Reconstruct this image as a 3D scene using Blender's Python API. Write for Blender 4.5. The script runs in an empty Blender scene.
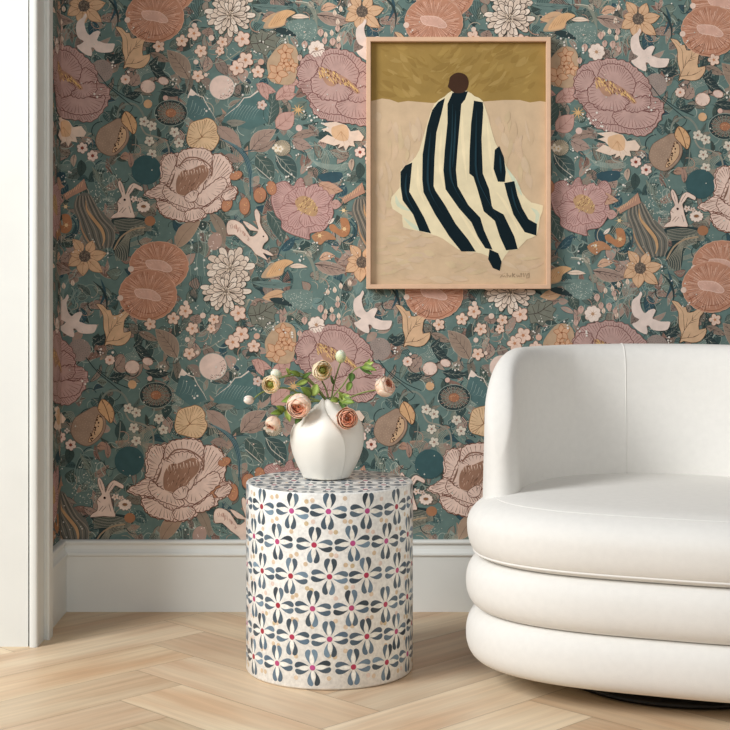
import bpy, bmesh, math, random
from math import sin, cos, pi, radians, hypot, atan2, sqrt
from mathutils import Vector, Matrix
from mathutils.geometry import tessellate_polygon

COL = bpy.context.scene.collection
CAMH, FPX, HORIZON = 0.995, 1500.0, 264.0
DW = 4.31                                     # depth of the papered back wall
XL = -0.8740                                  # left wall of the alcove

def at(px, py, d):                            # a photo pixel at depth d -> a point of the room
    return Vector(((px - 365) * d / FPX, d, CAMH - (py - HORIZON) * d / FPX))

def lin(c):
    c = c / 255.0
    return c / 12.92 if c <= 0.04045 else ((c + 0.055) / 1.055) ** 2.4

def mute(c):
    g = (c[0] * 0.3 + c[1] * 0.5 + c[2] * 0.2)
    return ((c[0] * 0.80 + g * 0.20) * 0.97 + 1, (c[1] * 0.80 + g * 0.20) * 0.955, (c[2] * 0.80 + g * 0.20) * 0.95)

def rgb(c, k=1.0):
    return (lin(c[0]) * k, lin(c[1]) * k, lin(c[2]) * k, 1.0)

# ------------------------------------------------------------------ objects
def link(o, parent=None):
    COL.objects.link(o)
    if parent is not None:
        o.parent = parent
    return o

def mesh_obj(name, verts, faces, mats, parent=None, smooth=True, cols=None, uvs=None, mi=None):
    me = bpy.data.meshes.new(name)
    me.from_pydata([tuple(v) for v in verts], [], faces)
    for m in (mats if isinstance(mats, (list, tuple)) else [mats]):
        me.materials.append(m)
    if cols is not None:
        ca = me.color_attributes.new('Col', 'FLOAT_COLOR', 'CORNER')
        buf = []
        for p in me.polygons:
            buf.extend(list(cols[p.index]) * p.loop_total)
        ca.data.foreach_set('color', buf)
    if uvs is not None:
        ul = me.uv_layers.new(name='UVMap')
        buf = []
        for p in me.polygons:
            for q in uvs[p.index]:
                buf.extend(q)
        ul.data.foreach_set('uv', buf)
    if mi is not None:
        me.polygons.foreach_set('material_index', mi)
    me.polygons.foreach_set('use_smooth', [smooth] * len(me.polygons))
    me.update()
    return link(bpy.data.objects.new(name, me), parent)

def empty(name, loc, rz=0.0):
    o = bpy.data.objects.new(name, None)
    o.empty_display_size = 0.05
    o.location = loc
    o.rotation_euler = (0, 0, rz)
    return link(o)

def tag(o, label, cat, group=None):
    o['label'] = label
    o['category'] = cat
    if group:
        o['group'] = group
    return o

def structure(o):
    o['kind'] = 'structure'
    return o

def recalc(o):
    bm = bmesh.new()
    bm.from_mesh(o.data)
    bmesh.ops.remove_doubles(bm, verts=bm.verts, dist=1e-5)
    bmesh.ops.recalc_face_normals(bm, faces=bm.faces)
    bm.to_mesh(o.data)
    bm.free()
    return o

# ---------------------------------------------------------------- materials
def new_mat(name):
    m = bpy.data.materials.new(name)
    m.use_nodes = True
    nt = m.node_tree
    return m, nt, nt.nodes['Principled BSDF'], nt.nodes, nt.links

def plain(name, c, rough=0.5, noise=0.0, scale=20.0, bump=0.0, bscale=200.0, spec=0.5, stretch=None, bdist=0.002):
    m, nt, b, N, L = new_mat(name)
    b.inputs['Roughness'].default_value = rough
    b.inputs['Specular IOR Level'].default_value = spec
    b.inputs['Base Color'].default_value = rgb(c)
    tc = N.new('ShaderNodeTexCoord')
    src = tc.outputs['Object']
    if stretch:
        mp = N.new('ShaderNodeMapping')
        mp.inputs['Scale'].default_value = stretch
        L.new(src, mp.inputs['Vector'])
        src = mp.outputs['Vector']
    if noise:
        n = N.new('ShaderNodeTexNoise')
        n.inputs['Scale'].default_value = scale
        n.inputs['Detail'].default_value = 5
        L.new(src, n.inputs['Vector'])
        r = N.new('ShaderNodeValToRGB')
        r.color_ramp.elements[0].position = 0.3
        r.color_ramp.elements[1].position = 0.7
        r.color_ramp.elements[0].color = rgb([max(0, x * (1 - noise)) for x in c])
        r.color_ramp.elements[1].color = rgb([min(255, x * (1 + noise * 0.6)) for x in c])
        L.new(n.outputs['Fac'], r.inputs['Fac'])
        L.new(r.outputs['Color'], b.inputs['Base Color'])
    if bump:
        n2 = N.new('ShaderNodeTexNoise')
        n2.inputs['Scale'].default_value = bscale
        n2.inputs['Detail'].default_value = 3
        L.new(src, n2.inputs['Vector'])
        bp = N.new('ShaderNodeBump')
        bp.inputs['Strength'].default_value = bump
        bp.inputs['Distance'].default_value = bdist
        L.new(n2.outputs['Fac'], bp.inputs['Height'])
        L.new(bp.outputs['Normal'], b.inputs['Normal'])
    return m

def attr_mat(name, rough=0.6, gain=1.0, noise=0.1, scale=60.0, spec=0.3, stretch=None, bump=0.0, sss=0.0):
    m, nt, b, N, L = new_mat(name)
    b.inputs['Roughness'].default_value = rough
    b.inputs['Specular IOR Level'].default_value = spec
    a = N.new('ShaderNodeAttribute')
    a.attribute_name = 'Col'
    tc = N.new('ShaderNodeTexCoord')
    src = tc.outputs['Object']
    if stretch:
        mp = N.new('ShaderNodeMapping')
        mp.inputs['Scale'].default_value = stretch
        L.new(src, mp.inputs['Vector'])
        src = mp.outputs['Vector']
    n = N.new('ShaderNodeTexNoise')
    n.inputs['Scale'].default_value = scale
    n.inputs['Detail'].default_value = 6
    L.new(src, n.inputs['Vector'])
    mr = N.new('ShaderNodeMapRange')
    mr.inputs['From Min'].default_value = 0.25
    mr.inputs['From Max'].default_value = 0.75
    mr.inputs['To Min'].default_value = gain * (1 - noise)
    mr.inputs['To Max'].default_value = gain * (1 + noise)
    L.new(n.outputs['Fac'], mr.inputs['Value'])
    v = N.new('ShaderNodeVectorMath')
    v.operation = 'SCALE'
    L.new(a.outputs['Color'], v.inputs[0])
    L.new(mr.outputs['Result'], v.inputs['Scale'])
    L.new(v.outputs['Vector'], b.inputs['Base Color'])
    if sss:
        b.inputs['Subsurface Weight'].default_value = sss
        b.inputs['Subsurface Radius'].default_value = (0.006, 0.003, 0.002)
        b.inputs['Subsurface Scale'].default_value = 0.5
    if bump:
        bp = N.new('ShaderNodeBump')
        bp.inputs['Strength'].default_value = bump
        bp.inputs['Distance'].default_value = 0.002
        L.new(n.outputs['Fac'], bp.inputs['Height'])
        L.new(bp.outputs['Normal'], b.inputs['Normal'])
    return m

M_PAPER = attr_mat('printed_wallpaper', rough=0.75, gain=1.0, noise=0.12, scale=45, spec=0.2)
M_TRIM = plain('painted_trim', (226, 227, 222), rough=0.45, noise=0.015, scale=6)
M_OAK_FRAME = plain('pale_frame_wood', (221, 182, 150), rough=0.5, noise=0.03, scale=30)
M_CANVAS = attr_mat('painted_canvas', rough=0.8, noise=0.10, scale=22, spec=0.12, bump=0.12)
M_INLAY = attr_mat('bone_inlay', rough=0.28, noise=0.16, scale=120, spec=0.5)
M_VASE = plain('matte_white_ceramic', (240, 235, 224), rough=0.42, noise=0.015, scale=15, bump=0.05, bscale=60)
M_FABRIC = plain('ivory_boucle_fabric', (231, 228, 222), rough=0.95, noise=0.010, scale=60, bump=0.30, bscale=480, spec=0.12, bdist=0.001)
M_BLACK = plain('black_metal', (14, 14, 14), rough=0.35, noise=0.1, scale=20)
M_PETAL = attr_mat('ranunculus_petal', rough=0.55, noise=0.05, scale=300, spec=0.25, sss=0.25)
M_GREEN = attr_mat('stem_green', rough=0.5, noise=0.18, scale=160, spec=0.4)

# --------------------------------------------------------- flat art drawing
def spl(pts, closed=True, n=4):
    P = [Vector((p[0], p[1])) for p in pts]
    N = len(P)
    out = []
    for i in range(N if closed else N - 1):
        if closed:
            a, b, c, d = P[i - 1], P[i], P[(i + 1) % N], P[(i + 2) % N]
        else:
            a, b, c, d = P[max(i - 1, 0)], P[i], P[i + 1], P[min(i + 2, N - 1)]
        for k in range(n):
            t = k / n
            q = 0.5 * ((2 * b) + (c - a) * t + (2 * a - 5 * b + 4 * c - d) * t * t + (3 * b - a - 3 * c + d) * t ** 3)
            out.append((q.x, q.y))
    if not closed:
        out.append((P[-1].x, P[-1].y))
    return out

def ell(cx, cy, rx, ry=None, rot=0.0, n=16):
    ry = rx if ry is None else ry
    c, s = cos(rot), sin(rot)
    return [(cx + rx * cos(t) * c - ry * sin(t) * s, cy + rx * cos(t) * s + ry * sin(t) * c) for t in [2 * pi * k / n for k in range(n)]]

def leafpts(x0, y0, x1, y1, w, bend=0.0, n=7):
    dx, dy = x1 - x0, y1 - y0
    L = hypot(dx, dy) or 1
    nx, ny = -dy / L, dx / L
    a, b = [], []
    for k in range(n + 1):
        t = k / n
        ww = w * sin(pi * t ** 0.85) ** 0.9 if 0 < t < 1 else 0
        cx, cy = x0 + dx * t + nx * bend * sin(pi * t), y0 + dy * t + ny * bend * sin(pi * t)
        a.append((cx + nx * ww, cy + ny * ww))
        b.append((cx - nx * ww, cy - ny * ww))
    return a + b[-2:0:-1]

def ruffle(o, amp, wl=5.5):
    """a frilled edge: the outline pushed in and out along its normal"""
    d, out, n = 0.0, [], len(o)
    for i in range(n):
        a, b = o[i - 1], o[(i + 1) % n]
        d += hypot(o[i][0] - a[0], o[i][1] - a[1])
        tx, ty = b[0] - a[0], b[1] - a[1]
        L = hypot(tx, ty) or 1
        k = amp * (sin(2 * pi * d / wl) + 0.5 * sin(2 * pi * d / (wl * 0.43) + 1))
        out.append((o[i][0] - ty / L * k, o[i][1] + tx / L * k))
    return out

class Art:
    """shapes in plan, painted one over the other: (triangles, colour, layer)"""
    def __init__(self, name='', anchor=(0, 0), z=0, scale=1.0):
        self.name, self.anchor, self.z, self.items, self.scale = name, anchor, z, [], scale
        self.last = [None, 0]

    def up(self, n=1):
        self.z += n
        return self

    def frac(self):
        if self.z != self.last[0]:
            self.last = [self.z, -1]
        self.last[1] += 1
        return (self.last[1] % 24) * 0.04

    def poly(self, pts, col):
        vs = [Vector((p[0], p[1], 0)) for p in pts]
        tr = tessellate_polygon([vs])
        self.items.append(([(p[0], p[1]) for p in pts], [tuple(t) for t in tr], col, self.z + self.frac()))

    def line(self, pts, w, col, smooth=True, closed=False, taper=False, n=3):
        p = spl(pts, closed, n) if smooth else list(pts)
        if closed:
            p = p + [p[0]]
        N = len(p)
        vs, tr = [], []
        for i in range(N):
            a = p[max(i - 1, 0)]
            b = p[min(i + 1, N - 1)]
            if closed and i in (0, N - 1):
                a, b = p[-2], p[1]
            dx, dy = b[0] - a[0], b[1] - a[1]
            L = hypot(dx, dy) or 1
            ww = w / 2
            if taper:
                t = i / (N - 1)
                ww *= (1 - t * 0.85) if taper == 1 else max(0.15, sin(pi * t))
            vs.append((p[i][0] - dy / L * ww, p[i][1] + dx / L * ww))
            vs.append((p[i][0] + dy / L * ww, p[i][1] - dx / L * ww))
        for i in range(N - 1):
            tr += [(2 * i, 2 * i + 1, 2 * i + 3), (2 * i, 2 * i + 3, 2 * i + 2)]
        self.items.append((vs, tr, col, self.z + self.frac()))

    def dot(self, x, y, r, col, n=7):
        self.poly(ell(x, y, r, r, 0.3, n), col)

    def hatch(self, outline, focus, f0, f1, w, col, step=1, jit=0.15, rng=None):
        rng = rng or random
        for i in range(0, len(outline), step):
            x, y = outline[i]
            a = f0 + rng.uniform(0, 0.04)
            b = f1 * (1 + rng.uniform(-jit, jit) * 2)
            fx, fy = focus
            self.line([(x + (fx - x) * a, y + (fy - y) * a), (x + (fx - x) * b, y + (fy - y) * b)], w, col, smooth=False, taper=1)

    def petal(self, pts, col, lc, focus=None, w=0.5, f=0.45, step=2, n=4, hw=0.55, ruff=0.0):
        o = spl(pts, True, n)
        if ruff:
            o = ruffle(o, ruff)
        self.poly(o, col)
        self.up()
        if focus:
            self.hatch(o, focus, 0.06, f, hw, lc, step)
        self.line(o, w, lc, smooth=False, closed=True)
        self.up()

    def leaf(self, x0, y0, x1, y1, w, col, vc, bend=0.0, veins=4, oc=None, vw=0.45):
        self.poly(leafpts(x0, y0, x1, y1, w, bend), col)
        self.up()
        if oc:
            self.line(leafpts(x0, y0, x1, y1, w, bend), 0.4, oc, smooth=False, closed=True)
        dx, dy = x1 - x0, y1 - y0
        L = hypot(dx, dy)
        nx, ny = -dy / L, dx / L
        c = lambda t: (x0 + dx * t + nx * bend * sin(pi * t), y0 + dy * t + ny * bend * sin(pi * t))
        self.line([c(0.0), c(0.35), c(0.7), c(0.95)], vw * 1.2, vc, taper=1)
        for k in range(veins):
            t = 0.18 + 0.62 * k / max(1, veins - 1)
            p = c(t)
            q = c(min(t + 0.2, 0.98))
            for s in (1, -1):
                ww = w * 0.75 * sin(pi * min(t + 0.12, 1))
                self.line([p, (q[0] + nx * ww * s, q[1] + ny * ww * s)], vw * 0.8, vc, smooth=False, taper=1)
        self.up()

    def blossom(self, x, y, r, n=5, col=(235, 205, 185), lc=(150, 95, 70), cc=(205, 130, 80), rot=0.0, squash=1.0):
        for k in range(n):
            t = rot + 2 * pi * k / n
            self.poly(ell(x + cos(t) * r * 0.58, y + sin(t) * r * 0.58 * squash, r * 0.50, r * 0.43 * squash, t, 12), lc)
        self.up()
        for k in range(n):
            t = rot + 2 * pi * k / n
            self.poly(ell(x + cos(t) * r * 0.57, y + sin(t) * r * 0.57 * squash, r * 0.43, r * 0.36 * squash, t, 12), col)
        self.up()
        for k in range(n):
            t = rot + 2 * pi * k / n
            self.line([(x, y), (x + cos(t) * r * 0.55, y + sin(t) * r * 0.55 * squash)], 0.55, cc, smooth=False, taper=1)
        self.dot(x, y, r * 0.2, cc)
        self.up()

def cr(ox, oy, s=7.3):
    return lambda pts: [(ox + p[0] / s, oy + p[1] / s) for p in pts]

# palette of the print
BG = (98, 131, 125)
DK = (58, 86, 84)
DK2 = (44, 66, 68)
NAVY = (50, 88, 100)
PALE = (146, 168, 156)
PINK, PINKL = (198, 160, 150), (126, 78, 72)
CREAM, CRL = (236, 206, 188), (124, 76, 58)
CHRY, CHL = (226, 206, 182), (72, 60, 50)
WHITE = (238, 218, 204)
TAN, TANL = (224, 182, 138), (92, 66, 44)
RUST, RUSTL = (200, 138, 106), (236, 190, 164)
TAUPE, TAUL = (170, 144, 128), (74, 62, 58)
GLEAF = (122, 128, 112)
DLEAF = (72, 98, 92)
FRUIT = (196, 132, 94)
OCHRE = (232, 180, 100)
BROWN = (128, 84, 60)
MOTIFS = []

def motif(name, anchor, cls=1, scale=1.0):
    a = Art(name, anchor, (0, 14, 70, 130)[cls])
    MOTIFS.append(a)
    return a

def build_motifs():
    R = random.Random(5)
    # ---- branches, trunks and water lines
    a = motif('branches', (250, 170), 1)
    a.line([(220, 138), (236, 147), (245, 156), (250, 172), (250, 196)], 5.0, NAVY, taper=2)
    a.up()
    for o in (-1.4, 0.2, 1.6):
        a.line([(224 + o, 140), (238 + o, 148), (247 + o, 160), (251 + o, 176), (251 + o, 192)], 0.5, (108, 146, 150))
    a.line([(243, 152), (257, 150), (268, 156)], 1.2, NAVY, taper=1)
    a.line([(110, 22), (116, 8), (112, -6)], 3.2, NAVY, taper=2)
    a.line([(104, -4), (113, 4), (118, 16), (117, 28)], 2.4, DK2, taper=2)
    a.line([(108, 84), (118, 92), (128, 98), (140, 103)], 0.9, DK2)
    a.line([(97, 72), (108, 86), (121, 97), (132, 106)], 0.9, DK2)
    a = motif('bark_lines', (198, 250), 1)
    for x0, w in ((190, 1), (197, 0), (204, 0), (211, 1)):
        a.line([(x0, 232), (x0 + 1.5, 248), (x0 - 0.5, 262), (x0 + 1, 276)], 0.6, PALE)
    for k in range(16):
        a.dot(R.uniform(191, 212), R.uniform(226, 272), R.uniform(0.6, 1.4), (205, 214, 204))
    a = motif('vine', (160, 140), 1)
    a.line([(141, 126), (146, 134), (157, 137), (166, 142), (169, 150), (169, 160)], 1.6, (150, 150, 134))
    a.line([(170, 146), (174, 140), (177, 133)], 0.9, (150, 150, 134))
    a.line([(168, 152), (160, 156), (153, 155)], 0.8, (150, 150, 134))
    a.line([(150, 136), (151, 130), (153, 126)], 0.8, (150, 150, 134))
    a.line([(118, 124), (118, 112), (124, 105), (134, 104), (142, 112), (146, 124)], 2.0, (128, 140, 128))
    a.line([(136, 135), (135, 150), (131, 164)], 1.0, (128, 140, 128))
    a.line([(205, 71), (212, 64), (224, 61), (233, 56), (240, 51)], 0.8, (158, 158, 138))
    a.line([(189, 80), (186, 92), (184, 100)], 1.0, (128, 140, 128))
    a.line([(199, 64), (202, 70), (206, 74)], 0.8, (158, 158, 138))
    a.line([(191, 48), (190, 40), (193, 32)], 0.6, (158, 158, 138))
    a.line([(226, 57), (227, 50), (223, 44)], 0.7, (158, 158, 138))
    for x, y in ((144, 121.5), (152, 126), (174.5, 132), (149.5, 141), (179, 143), (152, 154)):
        a.blossom(x, y, 5.2, 5, (218, 212, 192), (112, 112, 100), (150, 110, 90), R.random())
    # ---- hair of long wavy strands
    a = motif('wavy_hair', (95, 220), 1)
    f = cr(55, 180)
    a.poly(spl(f([(165, 120), (210, 92), (262, 110), (300, 180), (360, 250), (425, 320), (440, 400), (420, 480), (340, 500), (280, 510), (215, 440), (192, 380), (180, 310), (140, 230), (142, 160)])), (112, 114, 104))
    a.up()
    for k in range(11):
        t = k / 10
        p = [(165 + 95 * t, 115), (150 + 150 * t, 190), (180 + 170 * t, 280), (200 + 225 * t, 360), (225 + 210 * t, 430), (280 + 130 * t, 500)]
        a.line(f(p), 0.75, (78, 78, 72) if k % 2 else (162, 148, 128))
    a.up()
    a.line(f([(225, 150), (235, 220), (285, 290), (340, 360), (360, 430), (345, 480)]), 3.4, (206, 160, 108), taper=2)
    a.line(f([(180, 300), (200, 370), (240, 440), (290, 500)]), 1.6, (188, 146, 104), taper=2)
    # ---- dark arch of pale lines
    a = motif('striped_arch', (130, 235), 1)
    a.poly(spl(f([(415, 285), (560, 270), (680, 285), (720, 330), (660, 380), (560, 420), (545, 520), (520, 590), (450, 560), (420, 480), (470, 400), (440, 340)])), DK2)
    a.up()
    for k in range(8):
        t = k / 7
        a.line(f([(430, 300 + 75 * t), (540, 285 + 80 * t), (640, 300 + 70 * t), (705, 330 + 40 * t)]), 0.6, (150, 150, 130))
        a.line(f([(650, 330 + 60 * t), (560, 350 + 70 * t), (500 + 40 * t, 430 + 20 * t), (440 + 90 * t, 520 + 20 * t), (450 + 80 * t, 590)]), 0.6, (158, 156, 134))
    a.up()
    a.line(f([(660, 345), (560, 365), (480, 420), (430, 510)]), 1.6, (176, 150, 116))
    a.poly(ell(150, 221, 5.5, 5), (176, 118, 78))
    # ---- leaves
    a = motif('taupe_leaves_fan', (232, 140), 1)
    a.leaf(217, 126, 242, 152, 7, TAUPE, (140, 118, 104), -2, 3)
    a.leaf(221, 158, 240, 162, 4.5, (158, 136, 122), (120, 104, 94), -2, 3)
    a.leaf(226, 122, 246, 122, 3.5, (140, 140, 126), (100, 104, 96), 1, 3)
    a = motif('taupe_leaf_blossom', (178, 63), 1)
    a.leaf(189, 79, 167, 50, 9, (158, 136, 116), TAUL, 2, 5, (190, 168, 146))
    a.leaf(150, 53, 170, 62, 4, (150, 130, 112), TAUL, 0, 4)
    a = motif('dark_leaves_mid', (155, 90), 1)
    for q in ((150, 62, 166, 76, 4.5), (152, 70, 172, 80, 4), (125, 96, 142, 92, 4), (160, 90, 186, 92, 4.5), (148, 66, 158, 56, 3), (107, 56, 124, 60, 5), (110, 62, 122, 52, 4)):
        a.leaf(*q, DK2, (136, 146, 132), 1.5, 4)
    a.leaf(131, 86, 139, 74, 5, TAUPE, TAUL, 1, 3)
    a = motif('scallop_leaf', (262, 42), 1)
    f = cr(235, 0)
    a.petal(f([(110, 300), (130, 245), (165, 250), (190, 215), (225, 235), (270, 220), (300, 230), (300, 265), (325, 280), (300, 320), (305, 365), (255, 365), (225, 405), (180, 380), (140, 385), (130, 345)]), GLEAF, (78, 74, 66), (264, 43), step=50)
    a.line(f([(120, 320), (190, 310), (250, 270), (300, 235)]), 0.7, TAUL)
    for p in ([(190, 310), (200, 240)], [(230, 285), (250, 240)], [(170, 315), (150, 260)], [(190, 310), (240, 330)], [(230, 285), (290, 300)], [(160, 315), (190, 370)], [(240, 330), (290, 350)]):
        a.line(f(p), 0.5, TAUL, False)
    a = motif('stem_leaf_big', (333, 20), 1)
    f = cr(280, 0)
    a.line(f([(100, 20), (190, 30), (240, 80), (265, 160), (275, 240)]), 3.0, (136, 146, 130), taper=2)
    a.up()
    a.line(f([(110, 10), (200, 20), (250, 60)]), 0.9, (206, 204, 182))
    a.leaf(*f([(268, 105)])[0], *f([(518, 158)])[0], 6.5, TAUPE, TAUL, 1.5, 5, (196, 172, 150))
    a.leaf(*f([(300, 75)])[0], *f([(418, 48)])[0], 4.2, (218, 172, 138), TAUL, -2, 2)
    a.leaf(*f([(210, 10)])[0], *f([(245, 55)])[0], 2.8, (176, 172, 152), TAUL, 0, 2)
    a.line(f([(270, 110), (340, 115), (420, 130), (500, 155)]), 0.9, (60, 50, 48), taper=1)
    a.line(f([(455, 390), (460, 300), (490, 230), (540, 195)]), 0.8, PALE)
    a.line(f([(310, 205), (400, 240), (440, 290), (450, 350)]), 0.6, PALE)
    a = motif('dark_leaf_cluster', (272, 110), 1)
    f = cr(235, 90)
    a.leaf(*f([(245, 255)])[0], *f([(275, 10)])[0], 8, DLEAF, (150, 162, 150), 1, 5, (44, 66, 64))
    a = motif('taupe_pair', (263, 142), 1)
    a.leaf(*f([(110, 450)])[0], *f([(300, 290)])[0], 8, TAUPE, TAUL, -3, 4, (200, 178, 156))
    a.leaf(*f([(140, 445)])[0], *f([(300, 360)])[0], 4, (160, 136, 120), TAUL, 2, 3)
    a.leaf(*f([(585, 310)])[0], *f([(415, 350)])[0], 4.5, (158, 134, 118), TAUL, 1, 3)
    a.leaf(*f([(415, 365)])[0], *f([(560, 420)])[0], 6, (170, 144, 130), TAUL, 1, 3)
    a = motif('dark_pair', (270, 166), 1)
    a.leaf(*f([(150, 480)])[0], *f([(280, 670)])[0], 9, DLEAF, (178, 182, 164), -2, 4, (120, 148, 142))
    a.leaf(*f([(295, 475)])[0], *f([(445, 675)])[0], 9, (64, 92, 90), (178, 182, 164), -3, 4, (120, 148, 142))
    a.line(f([(300, 480), (340, 560), (440, 640)]), 0.7, (206, 204, 186))
    a.line(f([(150, 560), (220, 620), (265, 660)]), 0.7, (206, 204, 186))
    a = motif('dark_leaf_rabbit', (275, 222), 1)
    f = cr(235, 180)
    a.leaf(*f([(235, 225)])[0], *f([(350, 470)])[0], 8.5, DLEAF, (150, 160, 146), -4, 5, (130, 154, 144))
    a.leaf(*f([(340, 520)])[0], *f([(440, 410)])[0], 4.5, NAVY, (100, 136, 140), 1, 4)
    a.line(f([(310, 560), (350, 480), (420, 440), (470, 430)]), 1.2, NAVY)
    a = motif('leaf_under_peony', (190, 235), 1)
    f = cr(145, 180)
    a.leaf(*f([(228, 495)])[0], *f([(410, 285)])[0], 8, (176, 148, 122), (128, 102, 84), -3, 0, (196, 170, 144))
    a.leaf(*f([(470, 230)])[0], *f([(585, 470)])[0], 5.5, (150, 134, 114), (110, 98, 86), -3, 0)
    a.poly(ell(215, 241.5, 7, 9, 0.3), (184, 152, 136))
    a.up()
    for k in range(10):
        a.dot(R.uniform(210, 220), R.uniform(234, 250), 0.6, (236, 218, 204))
    a = motif('bottom_leaf', (275, 292), 1)
    a.leaf(285, 292, 262, 298, 5.5, (216, 172, 128), (150, 104, 70), -1, 0)
    a.leaf(250, 282, 296, 284, 3.5, (104, 134, 128), DK, 2, 3)
    # ---- water and dots
    a = motif('dotted_bowl', (308, 30), 1)
    f = cr(235, 0)
    a.poly(spl(f([(370, 170), (470, 140), (590, 165), (585, 270), (500, 290), (420, 240)])), (112, 142, 134))
    a.up()
    for k in range(95):
        x, y = R.uniform(375, 590), R.uniform(155, 285)
        if y > 160 + max(0, (400 - x)) and y < 285 - max(0, (440 - x) * 0.6):
            a.dot(*f([(x, y)])[0], 0.42, (196, 204, 188), 5)
    a.poly(spl(f([(280, 210), (370, 205), (450, 265), (330, 245)])), DK2)
    a = motif('dotted_tears', (106, 178), 1)
    for k in range(4):
        s = 1 - 0.22 * k
        a.line([(p[0] * s + 106 * (1 - s), p[1] * s + 178 * (1 - s)) for p in spl([(103, 160), (114, 170), (117, 186), (108, 197), (97, 190), (95, 176)])], 0.5, (130, 158, 148), False, True)
    for k in range(46):
        a.dot(R.uniform(92, 121), R.uniform(166, 212), R.uniform(0.45, 0.8), (210, 214, 196), 5)
    a = motif('ripple_lines', (320, 155), 1)
    for k in range(6):
        a.line([(306 + k * 1.5, 146 + k), (309 + k, 158 + k * 0.7), (320, 166 + k * 0.8 - 3), (334, 168 + k * 0.9 - 3), (348, 167 + k - 3)], 0.6, PALE)
        a.line([(318 + 3 * k, 156), (322 + 3 * k, 148 + k), (328 + 3 * k, 158)], 0.5, PALE)
    a.poly(spl([(318, 176), (330, 172), (342, 173), (340, 181), (326, 183)]), NAVY)
    # ---- mountains below the moon
    a = motif('mountains', (225, 104), 1)
    a.poly([(184, 114), (191, 89), (205, 103), (215, 120), (200, 126)], (78, 118, 118))
    a.poly([(222, 122), (228, 110), (242, 99), (258, 91), (270, 104), (268, 122), (250, 130)], (80, 122, 120))
    a.up()
    a.line([(188, 98), (191, 89), (197, 95), (203, 97), (207, 105), (213, 114), (216, 120)], 1.5, (226, 214, 198), False, taper=1)
    a.poly([(188, 95), (191, 88.5), (197, 94), (193, 96)], (238, 220, 204))
    a.line([(258, 91), (250, 97), (244, 98), (238, 106), (230, 112), (224, 117)], 1.5, (226, 214, 198), False, taper=1)
    for k in range(9):
        x = 238 + 3 * k
        a.line([(x, 104 + 0.4 * k), (x - 5, 112), (x - 9, 120)], 0.5, (150, 176, 170), taper=1)
    for k in range(5):
        a.line([(193 + 3 * k, 100 + 3 * k), (191 + 3 * k, 108 + 2 * k), (188 + 3 * k, 114)], 0.5, (150, 176, 170), taper=1)
    # ---- grey dotted round behind the peony
    a = motif('grey_round', (101.5, 71), 1)
    a.poly(ell(101.5, 71, 11.5, 11.5), (160, 144, 134))
    a.up()
    for k in range(70):
        t, r = k * 2.4, 10.6 * sqrt(k / 70)
        a.dot(101.5 + r * cos(t), 71 + r * sin(t), 0.4, (120, 112, 106), 5)
    # ---- pink peony with ochre stamens
    a = motif('pink_peony', (62, 82), 2)
    ff = cr(-23.5, -14, 3.65)
    P = [(165, 330), (160, 290), (190, 240), (250, 220), (310, 215), (370, 235), (420, 280), (440, 315), (440, 345), (480, 370), (486, 410), (460, 460), (420, 495), (360, 490), (290, 480), (240, 465), (215, 440), (200, 400), (180, 370), (160, 350)]
    base = ruffle(spl(ff(P), True, 6), 0.8, 8)
    a.poly(base, PINK)
    a.up()
    a.hatch(base, (62, 84), 0.02, 0.30, 0.5, PINKL, 1)
    a.line(base, 0.7, PINKL, False, True)
    a.up()
    for pts, foc in (([(235, 290), (210, 330), (225, 390), (290, 410), (350, 405), (380, 385), (330, 345), (280, 330), (250, 300)], (300, 330)),
                     ([(250, 285), (265, 240), (320, 235), (350, 250), (380, 290), (390, 350), (340, 330), (300, 300)], (310, 320)),
                     ([(390, 300), (430, 320), (440, 350), (400, 380), (375, 370)], (370, 340)),
                     ([(200, 390), (240, 440), (310, 455), (350, 430), (300, 405), (250, 400), (220, 375)], (290, 400)),
                     ([(300, 420), (340, 400), (400, 400), (440, 410), (470, 400), (450, 455), (390, 470), (330, 460)], (370, 400)),
                     ([(345, 395), (380, 360), (420, 350), (440, 365), (430, 395), (380, 410)], (390, 370)),
                     ([(160, 300), (190, 260), (225, 260), (235, 290), (205, 330), (170, 330)], (215, 310))):
        a.petal(ff(pts), PINK, PINKL, ff([foc])[0], 0.8, 0.45, 2, 8, 0.55, 0.45)
    sp = spl(ff([(238, 282), (300, 302), (350, 330), (388, 370), (375, 378), (345, 350), (310, 340), (290, 352), (262, 340)]))
    a.poly(sp, (190, 142, 112))
    a.up()
    for k in range(90):
        t, s = R.random(), R.random()
        x = 240 + 145 * t
        y = 288 + 78 * t * t + 10 * t + (1 - t) * 52 * s * (0.3 + sin(pi * min(1, t + 0.1))) * 0.8 + 8 * s
        a.line(ff([(x, y), (x - 5, y - 9)]), 0.85, (238, 192, 112) if k % 3 else (126, 76, 46), False)
    # ---- orange lily-like star flower
    a = motif('orange_star_flower', (84, 6), 2)
    for t, L, w in ((-125, 21, 5), (-62, 18, 5), (-8, 22, 5.5), (42, 24, 5.5), (95, 20, 6), (150, 19, 5.5), (190, 15, 4)):
        t = radians(t)
        a.leaf(84 + 4 * cos(t), 6 + 4 * sin(t), 84 + L * cos(t), 6 + L * sin(t), w, (224, 180, 136), (166, 106, 62), 1, 2, (166, 112, 70))
    a.poly(ell(84, 6, 5.8), (108, 96, 84))
    a.up()
    for k in range(22):
        t, r = k * 2.4, 5 * sqrt(k / 22)
        a.dot(84 + r * cos(t), 6 + r * sin(t), 0.5, (62, 48, 40) if k % 2 else (168, 146, 118), 5)
    # ---- bird
    a = motif('white_bird', (94, 36), 3)
    f = cr(55, 0)
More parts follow.
